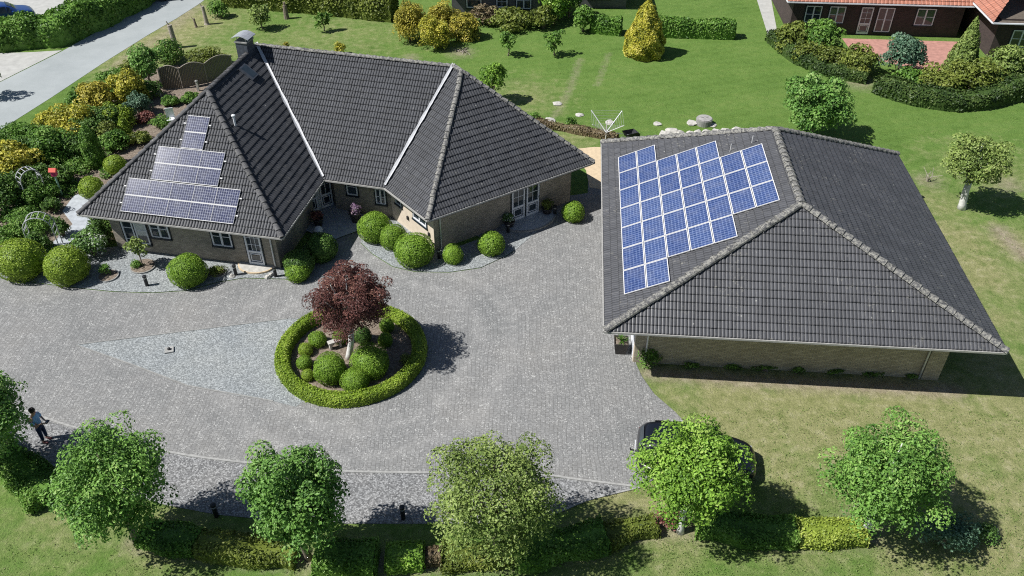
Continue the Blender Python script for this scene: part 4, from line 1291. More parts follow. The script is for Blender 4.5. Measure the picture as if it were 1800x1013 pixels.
# hedges at the back of the lawn
hedge('clipped_hedge', 'left piece of the far clipped hedge behind the golden conifer', px([(1040, 55), (1090, 60)]), 1.1, 1.25, M['mid'], .2, 100, 43, rough=.05)
hedge('clipped_hedge', 'long right piece of the far clipped hedge behind the golden conifer', px([(1150, 62), (1220, 64), (1288, 66)]), 1.1, 1.35, M['mid'], .2, 110, 44, rough=.04)
bush('round_shrub', 'round green shrub at the left end of the far clipped hedge', 'shrub', at(1025, 55), (.95, .9, 1.2), 1600, .2, M['mid'], 45)
hedge('curved_hedge', 'dark curved hedge running down in front of the red roofed house', smooth_path(px([(1358, 72), (1385, 95), (1425, 118), (1470, 134), (1520, 141)])), 1.3, .85, M['hedge_dark'], .2, 110, 46, rough=.1)
hedge('curved_hedge', 'dark bowed hedge at the upper right corner of the lawn', smooth_path(px([(1546, 158), (1580, 172), (1630, 184), (1690, 187), (1740, 182), (1790, 166), (1830, 145)])), 1.6, 1.15, M['hedge_dark'], .2, 110, 47, rough=.1)
# ------------------------------------------------------------------ front hedge, one piece per planting
FH = 'mixed hedge along the front lawn'
hedge('front_hedge', 'dark green hedge below the left edge tree', smooth_path(px([(-60, 775), (10, 815), (60, 850), (95, 880)])), 1.5, 0.77, M['mid'], .12, 300, 51, group=FH, rough=0.15)
hedge('front_hedge', 'shaded green hedge right of the broad pale green tree', px([(255, 942), (300, 952), (350, 962)]), 1.1, 0.64, M['mid'], .12, 300, 52, group=FH, rough=0.15)
hedge('front_hedge', 'brownish yellow hedge left of the dense deep green tree', px([(355, 964), (420, 975), (520, 985)]), 1.0, 0.59, M['olive'], .11, 300, 53, group=FH, rough=0.15)
hedge('front_hedge', 'dark green hedge right of the dense deep green tree', px([(560, 988), (610, 990), (662, 990)]), 1.3, 0.72, M['mid'], .12, 300, 54, group=FH, rough=0.12)
hedge('front_hedge', 'short lime green hedge piece near the bottom centre', px([(682, 988), (720, 987), (745, 986)]), 1.0, 0.59, M['lime_bright'], .11, 330, 55, group=FH, rough=0.12)
hedge('front_hedge', 'bare twiggy hedge piece left of the olive tree', px([(748, 985), (775, 984)]), .9, 0.55, M['brown'], .1, 300, 56, group=FH, rough=0.18)
hedge('front_hedge', 'olive hedge below the olive green airy tree', px([(780, 984), (840, 984), (900, 980)]), 1.1, 0.59, M['olive'], .11, 280, 57, group=FH, rough=0.15)
hedge('front_hedge', 'dark hedge in the shadow right of the olive tree', px([(905, 978), (980, 968), (1060, 952)]), 1.4, 0.72, M['mid'], .12, 300, 58, group=FH, rough=0.15)
hedge('front_hedge', 'low yellow green hedge left of the red shrub', px([(1064, 950), (1110, 938), (1150, 930)]), .95, 0.51, M['olive'], .1, 320, 59, group=FH, rough=0.18)
bush('red_shrub', 'small dark red shrub at the foot of the bright yellow green tree', 'shrub', at(1172, 925), (.55, .5, .45), 800, .1, M['brownred'], 60)
hedge('front_hedge', 'dark green hedge right of the bright yellow green tree', px([(1225, 928), (1310, 940), (1392, 944)]), 1.2, 0.72, M['mid'], .12, 320, 61, group=FH, rough=0.12)
hedge('front_hedge', 'bright yellow hedge left of the round mid green tree', px([(1398, 944), (1450, 946), (1512, 944)]), 1.05, 0.72, M['yellowhedge'], .12, 380, 62, group=FH, rough=0.09)
bush('blue_green_shrub', 'dark blue green shrub in the shade right of the round tree', 'shrub', at(1655, 955), (1.1, .9, .8), 2600, .12, M['bluegreen'], 63)
bush('flowering_plant', 'pale flowering plant at the right end of the front bed', 'plant', at(1725, 948), (.55, .5, .4), 700, .11, M['whiteflower'], 64)
bush('low_shrub', 'small dark shrub at the left foot of the garage front wall', 'shrub', at(1140, 640), (.55, .4, .5), 900, .11, M['mid'], 65)
for i, x in enumerate((1215, 1290, 1345, 1400, 1470, 1530, 1600)):
    bush('weed_tuft', 'weed tuft in the shade at the foot of the garage front wall', 'weed', at(x, 645+(x-1215)*.047), (.35+.12*(i % 3), .22, .16), 240, .1, M['mid'], 66+i, 'weeds along the garage front wall', nclump=10)

# ------------------------------------------------------------------ left garden
LG = 'shrubs of the left garden'
def gb(x, y, w, h, mat, n, ls, seed, label, name='garden_shrub', nclump=34, clump=.38, d=None):
    bush(name, label, 'shrub', at(x, y), (w*1.15, d or w*1.05, h*1.12), int(n*1.5), ls*.92, M[mat], seed, LG, nclump=int(nclump*1.5), clump=clump*.9, lift=.6)
gb(28, 318, 1.9, 1.5, 'gold', 5200, .2, 80, 'big yellow flowering shrub at the left edge of the garden', 'azalea')
gb(10, 365, 1.5, 1.2, 'dark', 3000, .17, 81, 'dark evergreen shrub at the left edge above the garden lawn')
gb(70, 330, 1.3, .9, 'dark', 2200, .16, 82, 'dark shrub below the big yellow one at left')
gb(100, 285, 1.5, 1.35, 'mid', 4000, .19, 83, 'fresh green shrub between the two yellow flowering shrubs')
gb(128, 240, 1.9, 1.2, 'gold', 4500, .19, 84, 'wide yellow flowering shrub halfway up the garden edge', 'azalea')
gb(158, 250, 1.1, .9, 'dark', 1800, .17, 85, 'dark shrub right of the wide yellow flowering one')
gb(182, 196, 1.35, 1.2, 'gold_amber', 3000, .19, 86, 'amber flowering shrub below the verge of the road', 'azalea')
gb(150, 190, 1.0, .8, 'mid', 1500, .18, 87, 'green shrub left of the amber flowering one on the verge')
gb(234, 182, 1.15, 1.4, 'gold', 3600, .18, 88, 'upright golden shrub nearest to the chimney end of the garden', 'azalea')
gb(214, 222, 1.0, .95, 'box', 2400, .15, 89, 'rounded green conifer below the upright golden shrub', 'conifer')
cone_bush('small_conifer', 'small cone shaped conifer in the middle of the garden', 'conifer', at(222, 242), .5, 1.3, 1600, .11, M['box'], 90, LG)
cone_bush('columnar_conifer', 'narrow upright green conifer beside the clipped balls', 'conifer', at(171, 292), .55, 2.6, 3000, .12, M['mid'], 91, LG, 4., .6)
gb(192, 250, 1.0, .8, 'olive', 2000, .15, 92, 'olive shrub behind the narrow upright conifer')
gb(250, 200, .75, .9, 'bluegreen', 1500, .15, 93, 'blue green shrub right of the rounded conifer')
gb(232, 215, .45, .8, 'bluegreen', 700, .14, 94, 'thin blue grey shrub left of the soil patch')
gb(258, 215, .6, .45, 'brownred', 700, .13, 95, 'reddish low shrub on the soil patch')
gb(285, 222, .7, .4, 'mid', 900, .13, 96, 'low green plant in front of the white garden chair')
gb(200, 150, 1.1, .7, 'mid', 1400, .18, 97, 'low green shrub on the verge above the golden shrubs')
gb(232, 132, 1.0, .6, 'olive', 1200, .18, 98, 'brownish low shrub on the verge near the willow fence')
tree('garden_tree', 'small bright green tree beside the willow fence', 'small tree', at(268, 150), 1.7, (1.25, 1.15, 1.35), 2800, .18, M['lime_fresh'], M['bark'], 99, nclump=36, trunk_r=.09)
gb(300, 108, 1.2, .9, 'mid', 1600, .18, 100, 'green shrub at the foot of the tall stump')
gb(365, 118, 1.5, .8, 'olive', 2200, .18, 101, 'olive yellow shrub behind the willow fence')
gb(135, 300, 1.1, .5, 'mid', 1800, .14, 102, 'low mixed planting in front of the red birdhouse')
gb(118, 292, .55, .4, 'bluegreen', 600, .13, 103, 'low blue grey plant above the birdhouse')
gb(90, 345, .75, .6, 'mid', 1400, .14, 104, 'green climber bush right of the upper metal arch')
gb(66, 365, .5, .8, 'mid', 1200, .13, 105, 'upright green bush below the upper metal arch')
gb(60, 405, 1.1, .5, 'mid', 2000, .14, 106, 'spreading green plant on the bed left of the lower arch')
gb(15, 418, .8, .35, 'mid', 900, .13, 107, 'low plant on the stony bed at the left edge')
gb(72, 448, .8, .75, 'dark', 1800, .14, 108, 'dark climbing rose at the foot of the lower metal arch')
gb(112, 415, .45, .65, 'dark', 900, .12, 109, 'dark upright plant right of the lower metal arch')
gb(95, 372, .55, .5, 'dark', 800, .13, 110, 'dark plant at the path bend near the roof corner')
for i_, (x_, y_, w_, h_, m_, lb_) in enumerate((
    (60, 290, 1.2, 1.2, 'dark', 'dark evergreen between the big yellow shrub and the fresh green one'), (115, 325, .8, .7, 'dark', 'dark shrub at the lower edge of the bed near the bare pole'),
    (205, 262, .9, .7, 'mid', 'green shrub between the upright conifer and the roof edge'), (140, 285, .9, 1., 'dark', 'dark shrub under the wide yellow flowering one'),
    (200, 225, .9, .9, 'dark', 'dark shrub between the amber flowering shrub and the rounded conifer'), (262, 172, .9, .8, 'dark', 'dark shrub behind the upright golden shrub'),
    (180, 232, 1., .9, 'dark', 'dark shrub below the amber flowering shrub'), (40, 345, .9, .8, 'dark', 'dark shrub above the tiny clipped ones at left'),
    (60, 255, 1.3, .8, 'mid', 'low green shrub on the verge above the big yellow one'), (20, 262, 1.5, .8, 'mid', 'green shrub on the verge at the left edge of the photo'),
    (245, 250, .7, .4, 'olive', 'low olive plant on the soil near the roof edge'), (300, 185, .6, .35, 'mid', 'low green plant below the willow fence'),
    (335, 180, .55, .4, 'mid', 'fresh green perennial before the right willow panel'), (45, 385, .8, .4, 'mid', 'low plant bordering the small garden lawn'),
    (150, 215, .9, .7, 'mid', 'green shrub on the verge before the wide yellow one'), (95, 228, .9, .6, 'mid', 'low green shrub left end of the wide yellow one'))):
    gb(x_, y_, w_, h_, m_, 1800, .16, 200+i_, lb_)
def ground_cover(poly, n, seed):
    P2_ = np.array([p[:2] for p in poly]); rng = np.random.default_rng(seed)
    lo, hi = P2_.min(0), P2_.max(0); Q = rng.uniform(lo, hi, size=(n*3, 2))
    ins = np.zeros(len(Q), bool); j = len(P2_)-1
    for i in range(len(P2_)):
        c1 = (P2_[i, 1] > Q[:, 1]) != (P2_[j, 1] > Q[:, 1])
        with np.errstate(divide='ignore', invalid='ignore'):
            ins ^= c1 & (Q[:, 0] < (P2_[j, 0]-P2_[i, 0])*(Q[:, 1]-P2_[i, 1])/(P2_[j, 1]-P2_[i, 1])+P2_[i, 0])
        j = i
    patch = np.sin(Q[:, 0]*1.9+2)*np.cos(Q[:, 1]*1.6)+.5*np.sin(Q[:, 0]*4.1+Q[:, 1]*3.3)
    Q = Q[ins & (patch > -.15)][:n]; m_ = len(Q)
    P = np.concatenate([Q, rng.uniform(.04, .2, size=(m_, 1))], 1)
    N = rng.normal(size=(m_, 3))*.5; N[:, 2] += 1
    o = leaves('ground_cover', P, N, .13*rng.uniform(.6, 1.3, size=m_), rng.uniform(0, 1, m_), M['mid'], rng)
    tag(o, 'low leafy ground cover between the shrubs of the left garden', 'ground cover', kind='stuff')
ground_cover(px([(-150, 430), (0, 400), (90, 372), (130, 345), (200, 310), (200, 250), (235, 200), (260, 150), (200, 150), (110, 232), (0, 300), (-150, 380)]), 16000, 77)
bush('rhododendron', 'white flowering rhododendron beside the left wing corner', 'shrub', at(165, 448), (1.05, .95, .85), 2600, .15, M['whiteflower'], 111, nclump=34)
gb(190, 425, .75, 1.0, 'dark', 2200, .14, 112, 'dark clipped yew against the corner of the left wing', 'yew')

def bed(px_, py_, r, label, seed):
    c = at(px_, py_)
    root = empty('round_bed', (c[0], c[1], 0)); tag(root, label, 'flower bed', 'round beds on the gravel')
    rng = np.random.default_rng(seed)
    n = 26
    mb = MB(); mb.lathe([(r, 0.02), (r, .1), (r-.05, .1), (r-.05, .06)], n=n); mb.build('edging', M['conc_ring'], root)
    V = [(0, 0, .13)]+[((r-.05)*math.cos(2*PI*k/n), (r-.05)*math.sin(2*PI*k/n), .085) for k in range(n)]
    raw_mesh('soil', V, [(0, 1+k, 1+(k+1) % n) for k in range(n)], M['soil'], root)
    return c
c = bed(252, 470, .62, 'larger round bed with a small tree on the gravel by the left wing', 1)
tree('young_tree', 'small airy tree growing from the round gravel bed', 'small tree', c, 1.25, (.75, .7, .6), 900, .12, M['lime_olive'], M['bark'], 120, nclump=26, clump=.34, trunk_r=.04)
bush('low_plant', 'low leafy plant under the small airy tree', 'plant', c+np.array([-.25, -.05, .08]), (.35, .3, .25), 400, .1, M['mid'], 121)
c = bed(191, 487, .5, 'small round bed with one plant left on the gravel', 2)
bush('low_plant', 'tufted green plant in the small round gravel bed', 'plant', c+np.array([-.15, .1, .08]), (.3, .28, .4), 420, .1, M['mid'], 122)
c = bed(383, 482, .42, 'stone rimmed bed filled by a brown shrub next to the box ball', 3)
bush('low_plant', 'brownish green cushion plant beside the single box ball', 'plant', c+np.array([0, 0, .05]), (.42, .4, .3), 700, .09, M['olive'], 123)
c = at(714, 640); bush('low_plant', 'small yellow green plant at the right inside the ring hedge', 'plant', c, (.3, .3, .3), 400, .09, M['olive'], 124)

# willow fence with arched panels
def willow(a, b, h, label):
    a, b = at(*a), at(*b); d = b-a; L = np.linalg.norm(d); d /= L
    root = empty('willow_panel', tuple(a)); tag(root, label, 'fence panel', 'woven willow panels with arched tops')
    mb = MB(); K = 16
    V = []; 
    nrm = np.array([-d[1], d[0], 0])
    for k in range(K+1):
        s = L*k/K; top = h-.28+.28*math.sin(PI*k/K)
        for q in range(9):
            z = .05+(top-.05)*q/8; o_ = .03*(1 if (k+q) % 2 else -1)
            V.append(d*s+nrm*o_+np.array([0, 0, z]))
    Fc = [(k*9+q, (k+1)*9+q, (k+1)*9+q+1, k*9+q+1) for k in range(K) for q in range(8)]
    raw_mesh('weave', V, Fc, M['wicker'], root)
    mb.tube([d*L*k/K+np.array([0, 0, h-.26+.28*math.sin(PI*k/K)]) for k in range(K+1)], .035, 6)
    for s in (0, L): mb.tube([d*s, d*s+np.array([0, 0, h-.2])], .04, 6)
    mb.build('frame', M['deadwood'], root)
willow((287, 158), (322, 156), 1.7, 'left arched willow panel beside the small green tree')
willow((322, 156), (366, 147), 1.7, 'middle arched willow panel behind the left roof edge')
willow((366, 147), (412, 132), 1.7, 'right arched willow panel nearest to the chimney')

# arches
def arch(p, w, h, d, rz, label):
    c = at(*p); root = empty('garden_arch', (c[0], c[1], 0), rz); tag(root, label, 'garden arch')
    for y in (-d/2, d/2):
        mb = MB(); pts = [(-w/2, y, 0), (-w/2, y, h-w/2)]+[(-w/2*math.cos(t), y, h-w/2+w/2*math.sin(t)) for t in np.linspace(.2, PI-.2, 9)]+[(w/2, y, h-w/2), (w/2, y, 0)]
        mb.tube(pts, .028, 6); mb.build('hoop', M['alu_grey'], root)
    mb = MB()
    for t in np.linspace(.0, PI, 8): mb.tube([(-w/2*math.cos(t), -d/2, h-w/2+w/2*math.sin(t)), (-w/2*math.cos(t), d/2, h-w/2+w/2*math.sin(t))], .02, 5)
    for z in np.arange(.3, h-w/2, .35):
        for sx in (-1, 1): mb.tube([(sx*w/2, -d/2, z), (sx*w/2, d/2, z)], .015, 5)
    mb.build('rungs', M['alu_grey'], root)
arch((85, 438), 1.35, 2.1, .6, .2, 'silver metal garden arch over the path behind the large box balls')
arch((66, 352), 1.1, 2.0, .5, .9, 'grey metal arch among shrubs near the red birdhouse')
# birdhouse on a pole
c = at(110, 345); root = empty('birdhouse', (c[0], c[1], 0)); tag(root, 'red birdhouse on a pale green pole in the left garden', 'birdhouse')
mb = MB(); mb.tube([(0, 0, 0), (0, 0, 1.35)], .05, 8); mb.build('pole', plain('pale_green_paint', (.25, .42, .34), .6), root)
mb = MB(); mb.box((0, 0, 1.5), (.26, .24, .3)); mb.build('box', plain('pink_red_paint', (.55, .05, .16), .5), root)
mb = MB(); mb.add([(-.2, -.17, 1.64), (.2, -.17, 1.64), (.2, .17, 1.64), (-.2, .17, 1.64), (-.2, 0, 1.82), (.2, 0, 1.82)], [(0, 1, 5, 4), (2, 3, 4, 5), (0, 4, 3), (1, 2, 5), (3, 2, 1, 0)]); mb.build('roof', plain('red_paint', (.6, .07, .04), .5), root)
# dead branches
for a, b, m_, lb in (((72, 305), (52, 268), None, 'bare dead pole leaning among the dark shrubs at left'), ((135, 262), (112, 205), None, 'tall bare forked branch before the wide yellow shrub')):
    p = at(*a); t = at(*b, 1.2); root_p = p
    mb = MB(); mb.tube([(0, 0, 0), (t-p)*.5+np.array([.1, 0, 0]), t-p], [.045, .04, .025], 6)
    mb.tube([(t-p)*.45, (t-p)*.6+np.array([.55, -.2, -.1])], [.03, .012], 5)
    o = mb.build('dead_branch', M['deadwood']); o.location = p; tag(o, lb, 'branch')
# white garden chair, posts
c = at(303, 220); root = empty('garden_chair', (c[0], c[1], 0), .3); tag(root, 'white plastic garden chair half hidden by the left roof edge', 'chair')
mb = MB(); mb.box((0, 0, .42), (.5, .48, .05)); mb.build('seat', M['white'], root)
mb = MB(); mb.box((0, .25, .75), (.5, .05, .65)); mb.build('backrest', M['white'], root)
for sx in (-.21, .21):
    for sy in (-.2, .2):
        mb = MB(); mb.box((sx, sy, .2), (.05, .05, .4)); mb.build('leg', M['white'], root)
for p, lb in (((282, 170), 'pale square post in the soil before the willow fence'), ((349, 160), 'pale post with a cap close to the left roof edge')):
    c = at(*p); root = empty('garden_post', (c[0], c[1], 0)); tag(root, lb, 'post')
    mb = MB(); mb.box((0, 0, .35), (.13, .13, .7)); mb.build('shaft', M['stone'], root)
    mb = MB(); mb.lathe([(.11, .7), (.11, .74), (.02, .8)], n=10); mb.build('cap', M['conc_ring'], root)
# stumps on the verge
for p, h_, r_, lb in (((309, 84), 1.75, .2, 'tall grey tree stump by the road above the willow fence'), ((364, 43), 1.45, .15, 'thinner tree stump further up beside the road'), ((345, 48), .7, .09, 'short dark stump left of the thinner stump')):
    c = at(*p); rng = np.random.default_rng(int(p[0]))
    mb = MB(); mb.tube([(0, 0, -.05), (0, 0, .12), (-.03, 0, h_*.6), (-.06, .02, h_)], [r_*1.7, r_*1.1, r_*.9, r_*.85], 12)
    mb.tube([(-.05, 0, h_*.85), (-.25, .05, h_*1.15)], [r_*.4, r_*.2], 6)
    o = mb.build('tree_stump', M['deadwood'] if h_ > 1 else M['bark'], smooth=False); o.location = c; tag(o, lb, 'stump', 'stumps beside the road')
c = at(504, 33); mb = MB(); mb.tube([(0, 0, 0), (0, 0, 1.1)], [.22, .16], 9); mb.tube([(0, 0, 1.1), (0, 0, 1.35)], .1, 7); o = mb.build('wooden_post', M['bark']); o.location = c; tag(o, 'dark wooden post standing alone on the back lawn', 'post')
c = at(815, 92); rng = np.random.default_rng(3); mb = MB()
for k in range(14): mb.tube([(rng.normal()*.25, rng.normal()*.2, .02), (rng.normal()*.3, rng.normal()*.25, .12+rng.uniform(0, .3))], [.025, .01], 4)
o = mb.build('brushwood_heap', M['deadwood']); o.location = c; tag(o, 'small heap of dry brushwood on the back lawn', 'brushwood')
c = at(1630, 320); mb = MB()
for k in range(5): mb.tube([(0, 0, 0), (rng.normal()*.12, rng.normal()*.1, .35), (rng.normal()*.35, rng.normal()*.3, .6+rng.uniform(0, .3))], [.03, .02, .008], 5)
o = mb.build('bare_sapling', M['deadwood']); o.location = c; tag(o, 'bare twiggy sapling right of the garage roof', 'sapling')

# ------------------------------------------------------------------ small things round the house
def rock(c, r, seed, label, group=None, name='stone', flat=.7, mat='stone', zs=None):
    rng = np.random.default_rng(seed)
    V, Fc = sphere_core(1., 9, 6, None)
    q = 1+.22*np.sin(V[:, 0:1]*3+seed)*np.cos(V[:, 1:2]*4+seed*2)+.12*np.sin(V[:, 2:3]*5+seed)
    V = V*q*np.array([r*rng.uniform(.8, 1.3), r*rng.uniform(.8, 1.2), r*flat])
    o = raw_mesh(name, V, Fc, M[mat]); o.location = (c[0], c[1], r*flat*.55); o.rotation_euler = (0, 0, seed)
    tag(o, label, 'stone', group); return o
for i, (x, y, r_) in enumerate(((1170, 242, .38), (1182, 236, .36), (1195, 240, .34), (1212, 240, .3), (1226, 238, .28), (1242, 238, .3), (1258, 235, .26), (1275, 234, .28), (1294, 231, .26))):
    rock(at(x, y), r_*1.05, i, 'pale boulder in the row showing over the garage roof edge', 'row of pale boulders behind the garage')
for i, (x, y) in enumerate(((980, 183), (966, 212), (1019, 203), (1072, 216), (1155, 219), (1217, 218), (1252, 221))):
    lb = ['white flat stone lying alone on the lawn track above the others', 'white flat stone nearest to the bungalow roof edge', 'white flat stone left of the rotary clothes dryer top', 'white flat stone right above the rotary clothes dryer',
          'white flat stone between the dryer and the concrete ring', 'white slab at the left foot of the concrete ring', 'small white stone at the right foot of the concrete ring'][i]
    o = rock(at(x, y), .3 if i != 5 else .45, 20+i, lb, 'flat white stones on the back lawn', 'stepping_stone', .22)
c = at(1237, 218); root = empty('concrete_well_ring', (c[0], c[1], 0)); tag(root, 'round grey concrete manhole ring with lid on the lawn', 'manhole')
mb = MB(); mb.lathe([(.52, 0), (.52, .38), (.44, .38), (.44, .3)], n=24); mb.build('ring', M['conc_ring'], root)
mb = MB(); mb.lathe([(.47, .36), (.47, .43), (.02, .45)], n=24); mb.box((-.15, 0, .46), (.12, .05, .04)); mb.box((.15, 0, .46), (.12, .05, .04)); mb.build('lid', plain('stone_lid', (.33, .32, .31), .9, .25), root)
c = at(1107, 246); root = empty('wheelbarrow', (c[0], c[1], 0), .5); tag(root, 'black wheelbarrow on the lawn behind the garage corner', 'wheelbarrow')
mb = MB(); mb.add([(-.3, -.22, .3), (.25, -.2, .3), (.25, .2, .3), (-.3, .22, .3), (-.45, -.32, .6), (.42, -.28, .55), (.42, .28, .55), (-.45, .32, .6)], [(3, 2, 1, 0), (0, 1, 5, 4), (1, 2, 6, 5), (2, 3, 7, 6), (3, 0, 4, 7)]); mb.build('tray', M['black'], root)
mb = MB(); mb.tube([(.55, 0, .18), (-.2, .2, .32), (-.85, .28, .55)], .02, 6); mb.tube([(.55, 0, .18), (-.2, -.2, .32), (-.85, -.28, .55)], .02, 6); mb.tube([(-.3, .2, .3), (-.35, .22, 0)], .02, 6); mb.tube([(-.3, -.2, .3), (-.35, -.22, 0)], .02, 6); mb.build('handles', M['steel'], root)
mb = MB(); mb.tube([(.55, -.05, .18), (.55, .05, .18)], .18, 14); mb.build('wheel', M['black'], root)
# rotary clothes dryer
c = at(1064, 252); root = empty('rotary_dryer', (c[0], c[1], 0), .4); tag(root, 'white rotary clothes dryer with open arms on the back lawn', 'clothes dryer')
mb = MB(); mb.tube([(0, 0, 0), (0, 0, 1.55)], .03, 8); mb.build('mast', M['alu'], root)
arms = []
for k in range(4):
    t = k*PI/2+.35; e_ = np.array([math.cos(t)*1.35, math.sin(t)*1.35, 1.75]); arms.append(e_)
    mb = MB(); mb.beam((0, 0, .75), tuple(e_), .035, .035); mb.build('arm', M['white'], root)
mb = MB()
for f in np.linspace(.4, 1., 6):
    q = [np.array([0, 0, .75])*(1-f)+a*f for a in arms]
    for k in range(4): mb.tube([q[k], q[(k+1) % 4]], .005, 4)
mb.build('line', M['alu_grey'], root)
hedge('low_hedge', 'low dark strip of hedge behind the bungalow right wing', px([(940, 222), (985, 228), (1040, 238), (1085, 247)]), .55, .45, M['brown'], .14, 130, 130, rough=.15)
bush('small_shrub', 'small green shrub at the left end of the low dark hedge', 'shrub', at(938, 218), (.5, .45, .45), 500, .15, M['mid'], 131)
bush('small_shrub', 'thin green shrub growing from the low dark hedge', 'shrub', at(1003, 225), (.4, .35, .45), 350, .15, M['mid'], 132)

# bollard lights
def bollard(p, label, h_=.62):
    c = at(*p); root = empty('bollard_light', (c[0], c[1], 0)); tag(root, label, 'garden light', 'black bollard lights')
    mb = MB(); mb.lathe([(.085, 0), (.085, h_*.72), (.075, h_*.74)], n=12); mb.build('post', M['black'], root)
    mb = MB(); mb.lathe([(.07, h_*.74), (.07, h_*.86)], n=12); mb.build('lens', plain('frosted_lens', (.4, .4, .38), .4), root)
    mb = MB(); mb.lathe([(.1, h_*.86), (.1, h_), (.02, h_*1.03)], n=12); mb.build('hood', M['black'], root)
bollard((259, 503), 'black bollard light alone on the gravel of the left wing')
bollard((415, 484), 'bollard light left of the pale half round step')
bollard((485, 487), 'bollard light right of the pale half round step')
bollard((772, 455), 'bollard light at the corner of the right wing')
bollard((893, 409), 'bollard light in shade left of the double door step')
bollard((975, 379), 'bollard light in shade right of the double door step')
bollard((381, 908), 'bollard light in tree shade left of the dense deep green tree', .7)
bollard((709, 912), 'bollard light in tree shade right of the dense deep green tree', .7)
for i, (x, y) in enumerate(((408, 487), (471, 489), (477, 485))):
    rock(at(x, y), .13, 40+i, ['small stone figure left of the pale half round step', 'small pale stone right of the half round step', 'second pale stone beside the bollard right of the step'][i], None, 'garden_stone', .8)
# pots
def pot(c, r, h_, mat, plant, label, seed, plantname='foliage', n=420, z=0.):
    root = empty('plant_pot', (c[0], c[1], z)); tag(root, label, 'plant pot')
    mb = MB(); mb.lathe([(r*.65, 0), (r*.95, h_*.8), (r*1.05, h_*.85), (r*1.05, h_), (r*.9, h_), (r*.88, h_*.9)], n=16); mb.build('pot', mat, root, True)
    rng = np.random.default_rng(seed)
    P, N, ti, C = crown_points(n, (r*1.3, r*1.3, r*1.2), rng, 14, .5, flat_bottom=-.3)
    leaves('plant', P+np.array([0, 0, h_+r*.5]), N, .11*rng.uniform(.6, 1.2, size=n), ti, plant, rng, root)
pot(at(895, 400), .3, .45, M['terra'], M['whiteflower'], 'dark pot of pale flowers left of the double door', 141)
pot(at(961, 377), .3, .45, M['terra'], M['olive'], 'dark pot of plants right of the double door', 142)
pot(np.array([-8.45, 38.2, 0]), .3, .6, M['terra'], M['pinkflower'], 'tall dark pot of pink and yellow flowers by the entrance', 143, z=.09)
pot(np.array([-10.35, 37.75, 0]), .28, .5, M['terra'], M['brownred'], 'dark pot with reddish plant at the left of the entrance', 144, z=.09)
c = at(561, 413); mb = MB(); V, Fc = sphere_core(.24, 20, 12); o = raw_mesh('garden_globe', V, Fc, plain('white_acrylic', (.75, .76, .78), .3, .03), smooth=True); o.location = (c[0], c[1], .3); tag(o, 'white globe lamp on the shaded ground by the entrance', 'globe lamp')
# planter at the garage corner
c = at(1090, 618); root = empty('square_planter', (c[0], c[1], .02), -.07); tag(root, 'tall dark square planter with a spiky plant at the garage corner', 'planter')
mb = MB()
s0, s1, h_ = .22, .32, .66
ring = lambda s, z: [(-s, -s, z), (s, -s, z), (s, s, z), (-s, s, z)]
V = ring(s0, 0)+ring(s1, h_)+ring(s1-.04, h_)+ring(s1-.06, h_-.08)
Fc = [(3, 2, 1, 0), (12, 13, 14, 15)]+[(4*l+k, 4*l+(k+1) % 4, 4*l+4+(k+1) % 4, 4*l+4+k) for l in range(3) for k in range(4)]
raw_mesh('pot', V, Fc, plain('anthracite_fibre', (.05, .045, .042), .6, .25), root)
rng = np.random.default_rng(9); mb = MB()
for k in range(46):
    t = rng.uniform(0, 2*PI); el = rng.uniform(.3, 1.3); L = rng.uniform(.3, .5)
    d = np.array([math.cos(t)*math.cos(el), math.sin(t)*math.cos(el), math.sin(el)]); s_ = np.array([-math.sin(t), math.cos(t), 0])*.018
    b_ = np.array([0, 0, h_-.05]); m_ = b_+d*L*.6; e_ = b_+d*L-np.array([0, 0, .06])
    mb.add([b_-s_, b_+s_, m_+s_, m_-s_, e_], [(0, 1, 2, 3), (3, 2, 4)])
o = mb.build('spiky_leaves', M['mid'], root)
V = [(-.27, -.27, h_-.06), (.27, -.27, h_-.06), (.27, .27, h_-.06), (-.27, .27, h_-.06)]; raw_mesh('soil', V, [(0, 1, 2, 3)], M['soil'], root)
# drain cover on the gravel island
c = at(298, 617); root = empty('drain_cover', (c[0], c[1], .03)); tag(root, 'pale square drain cover with a dark knob on the gravel island', 'drain cover')
mb = MB(); mb.box((0, 0, .03), (.38, .38, .06), .3); mb.build('plate', M['kerb'], root)
mb = MB(); mb.lathe([(.07, .06), (.07, .13), (.03, .16)], n=10); mb.build('knob', M['black'], root)
# little white figure in the ring bed
c = at(590, 612); root = empty('garden_bench', (c[0], c[1], .05), .5); tag(root, 'small white stone bench under the copper maple', 'bench')
mb = MB(); mb.box((0, 0, .36), (.62, .24, .07)); mb.build('seat', M['stone'], root)
for sx in (-.22, .22):
    mb = MB(); mb.box((sx, 0, .16), (.09, .2, .32)); mb.build('leg', M['stone'], root)

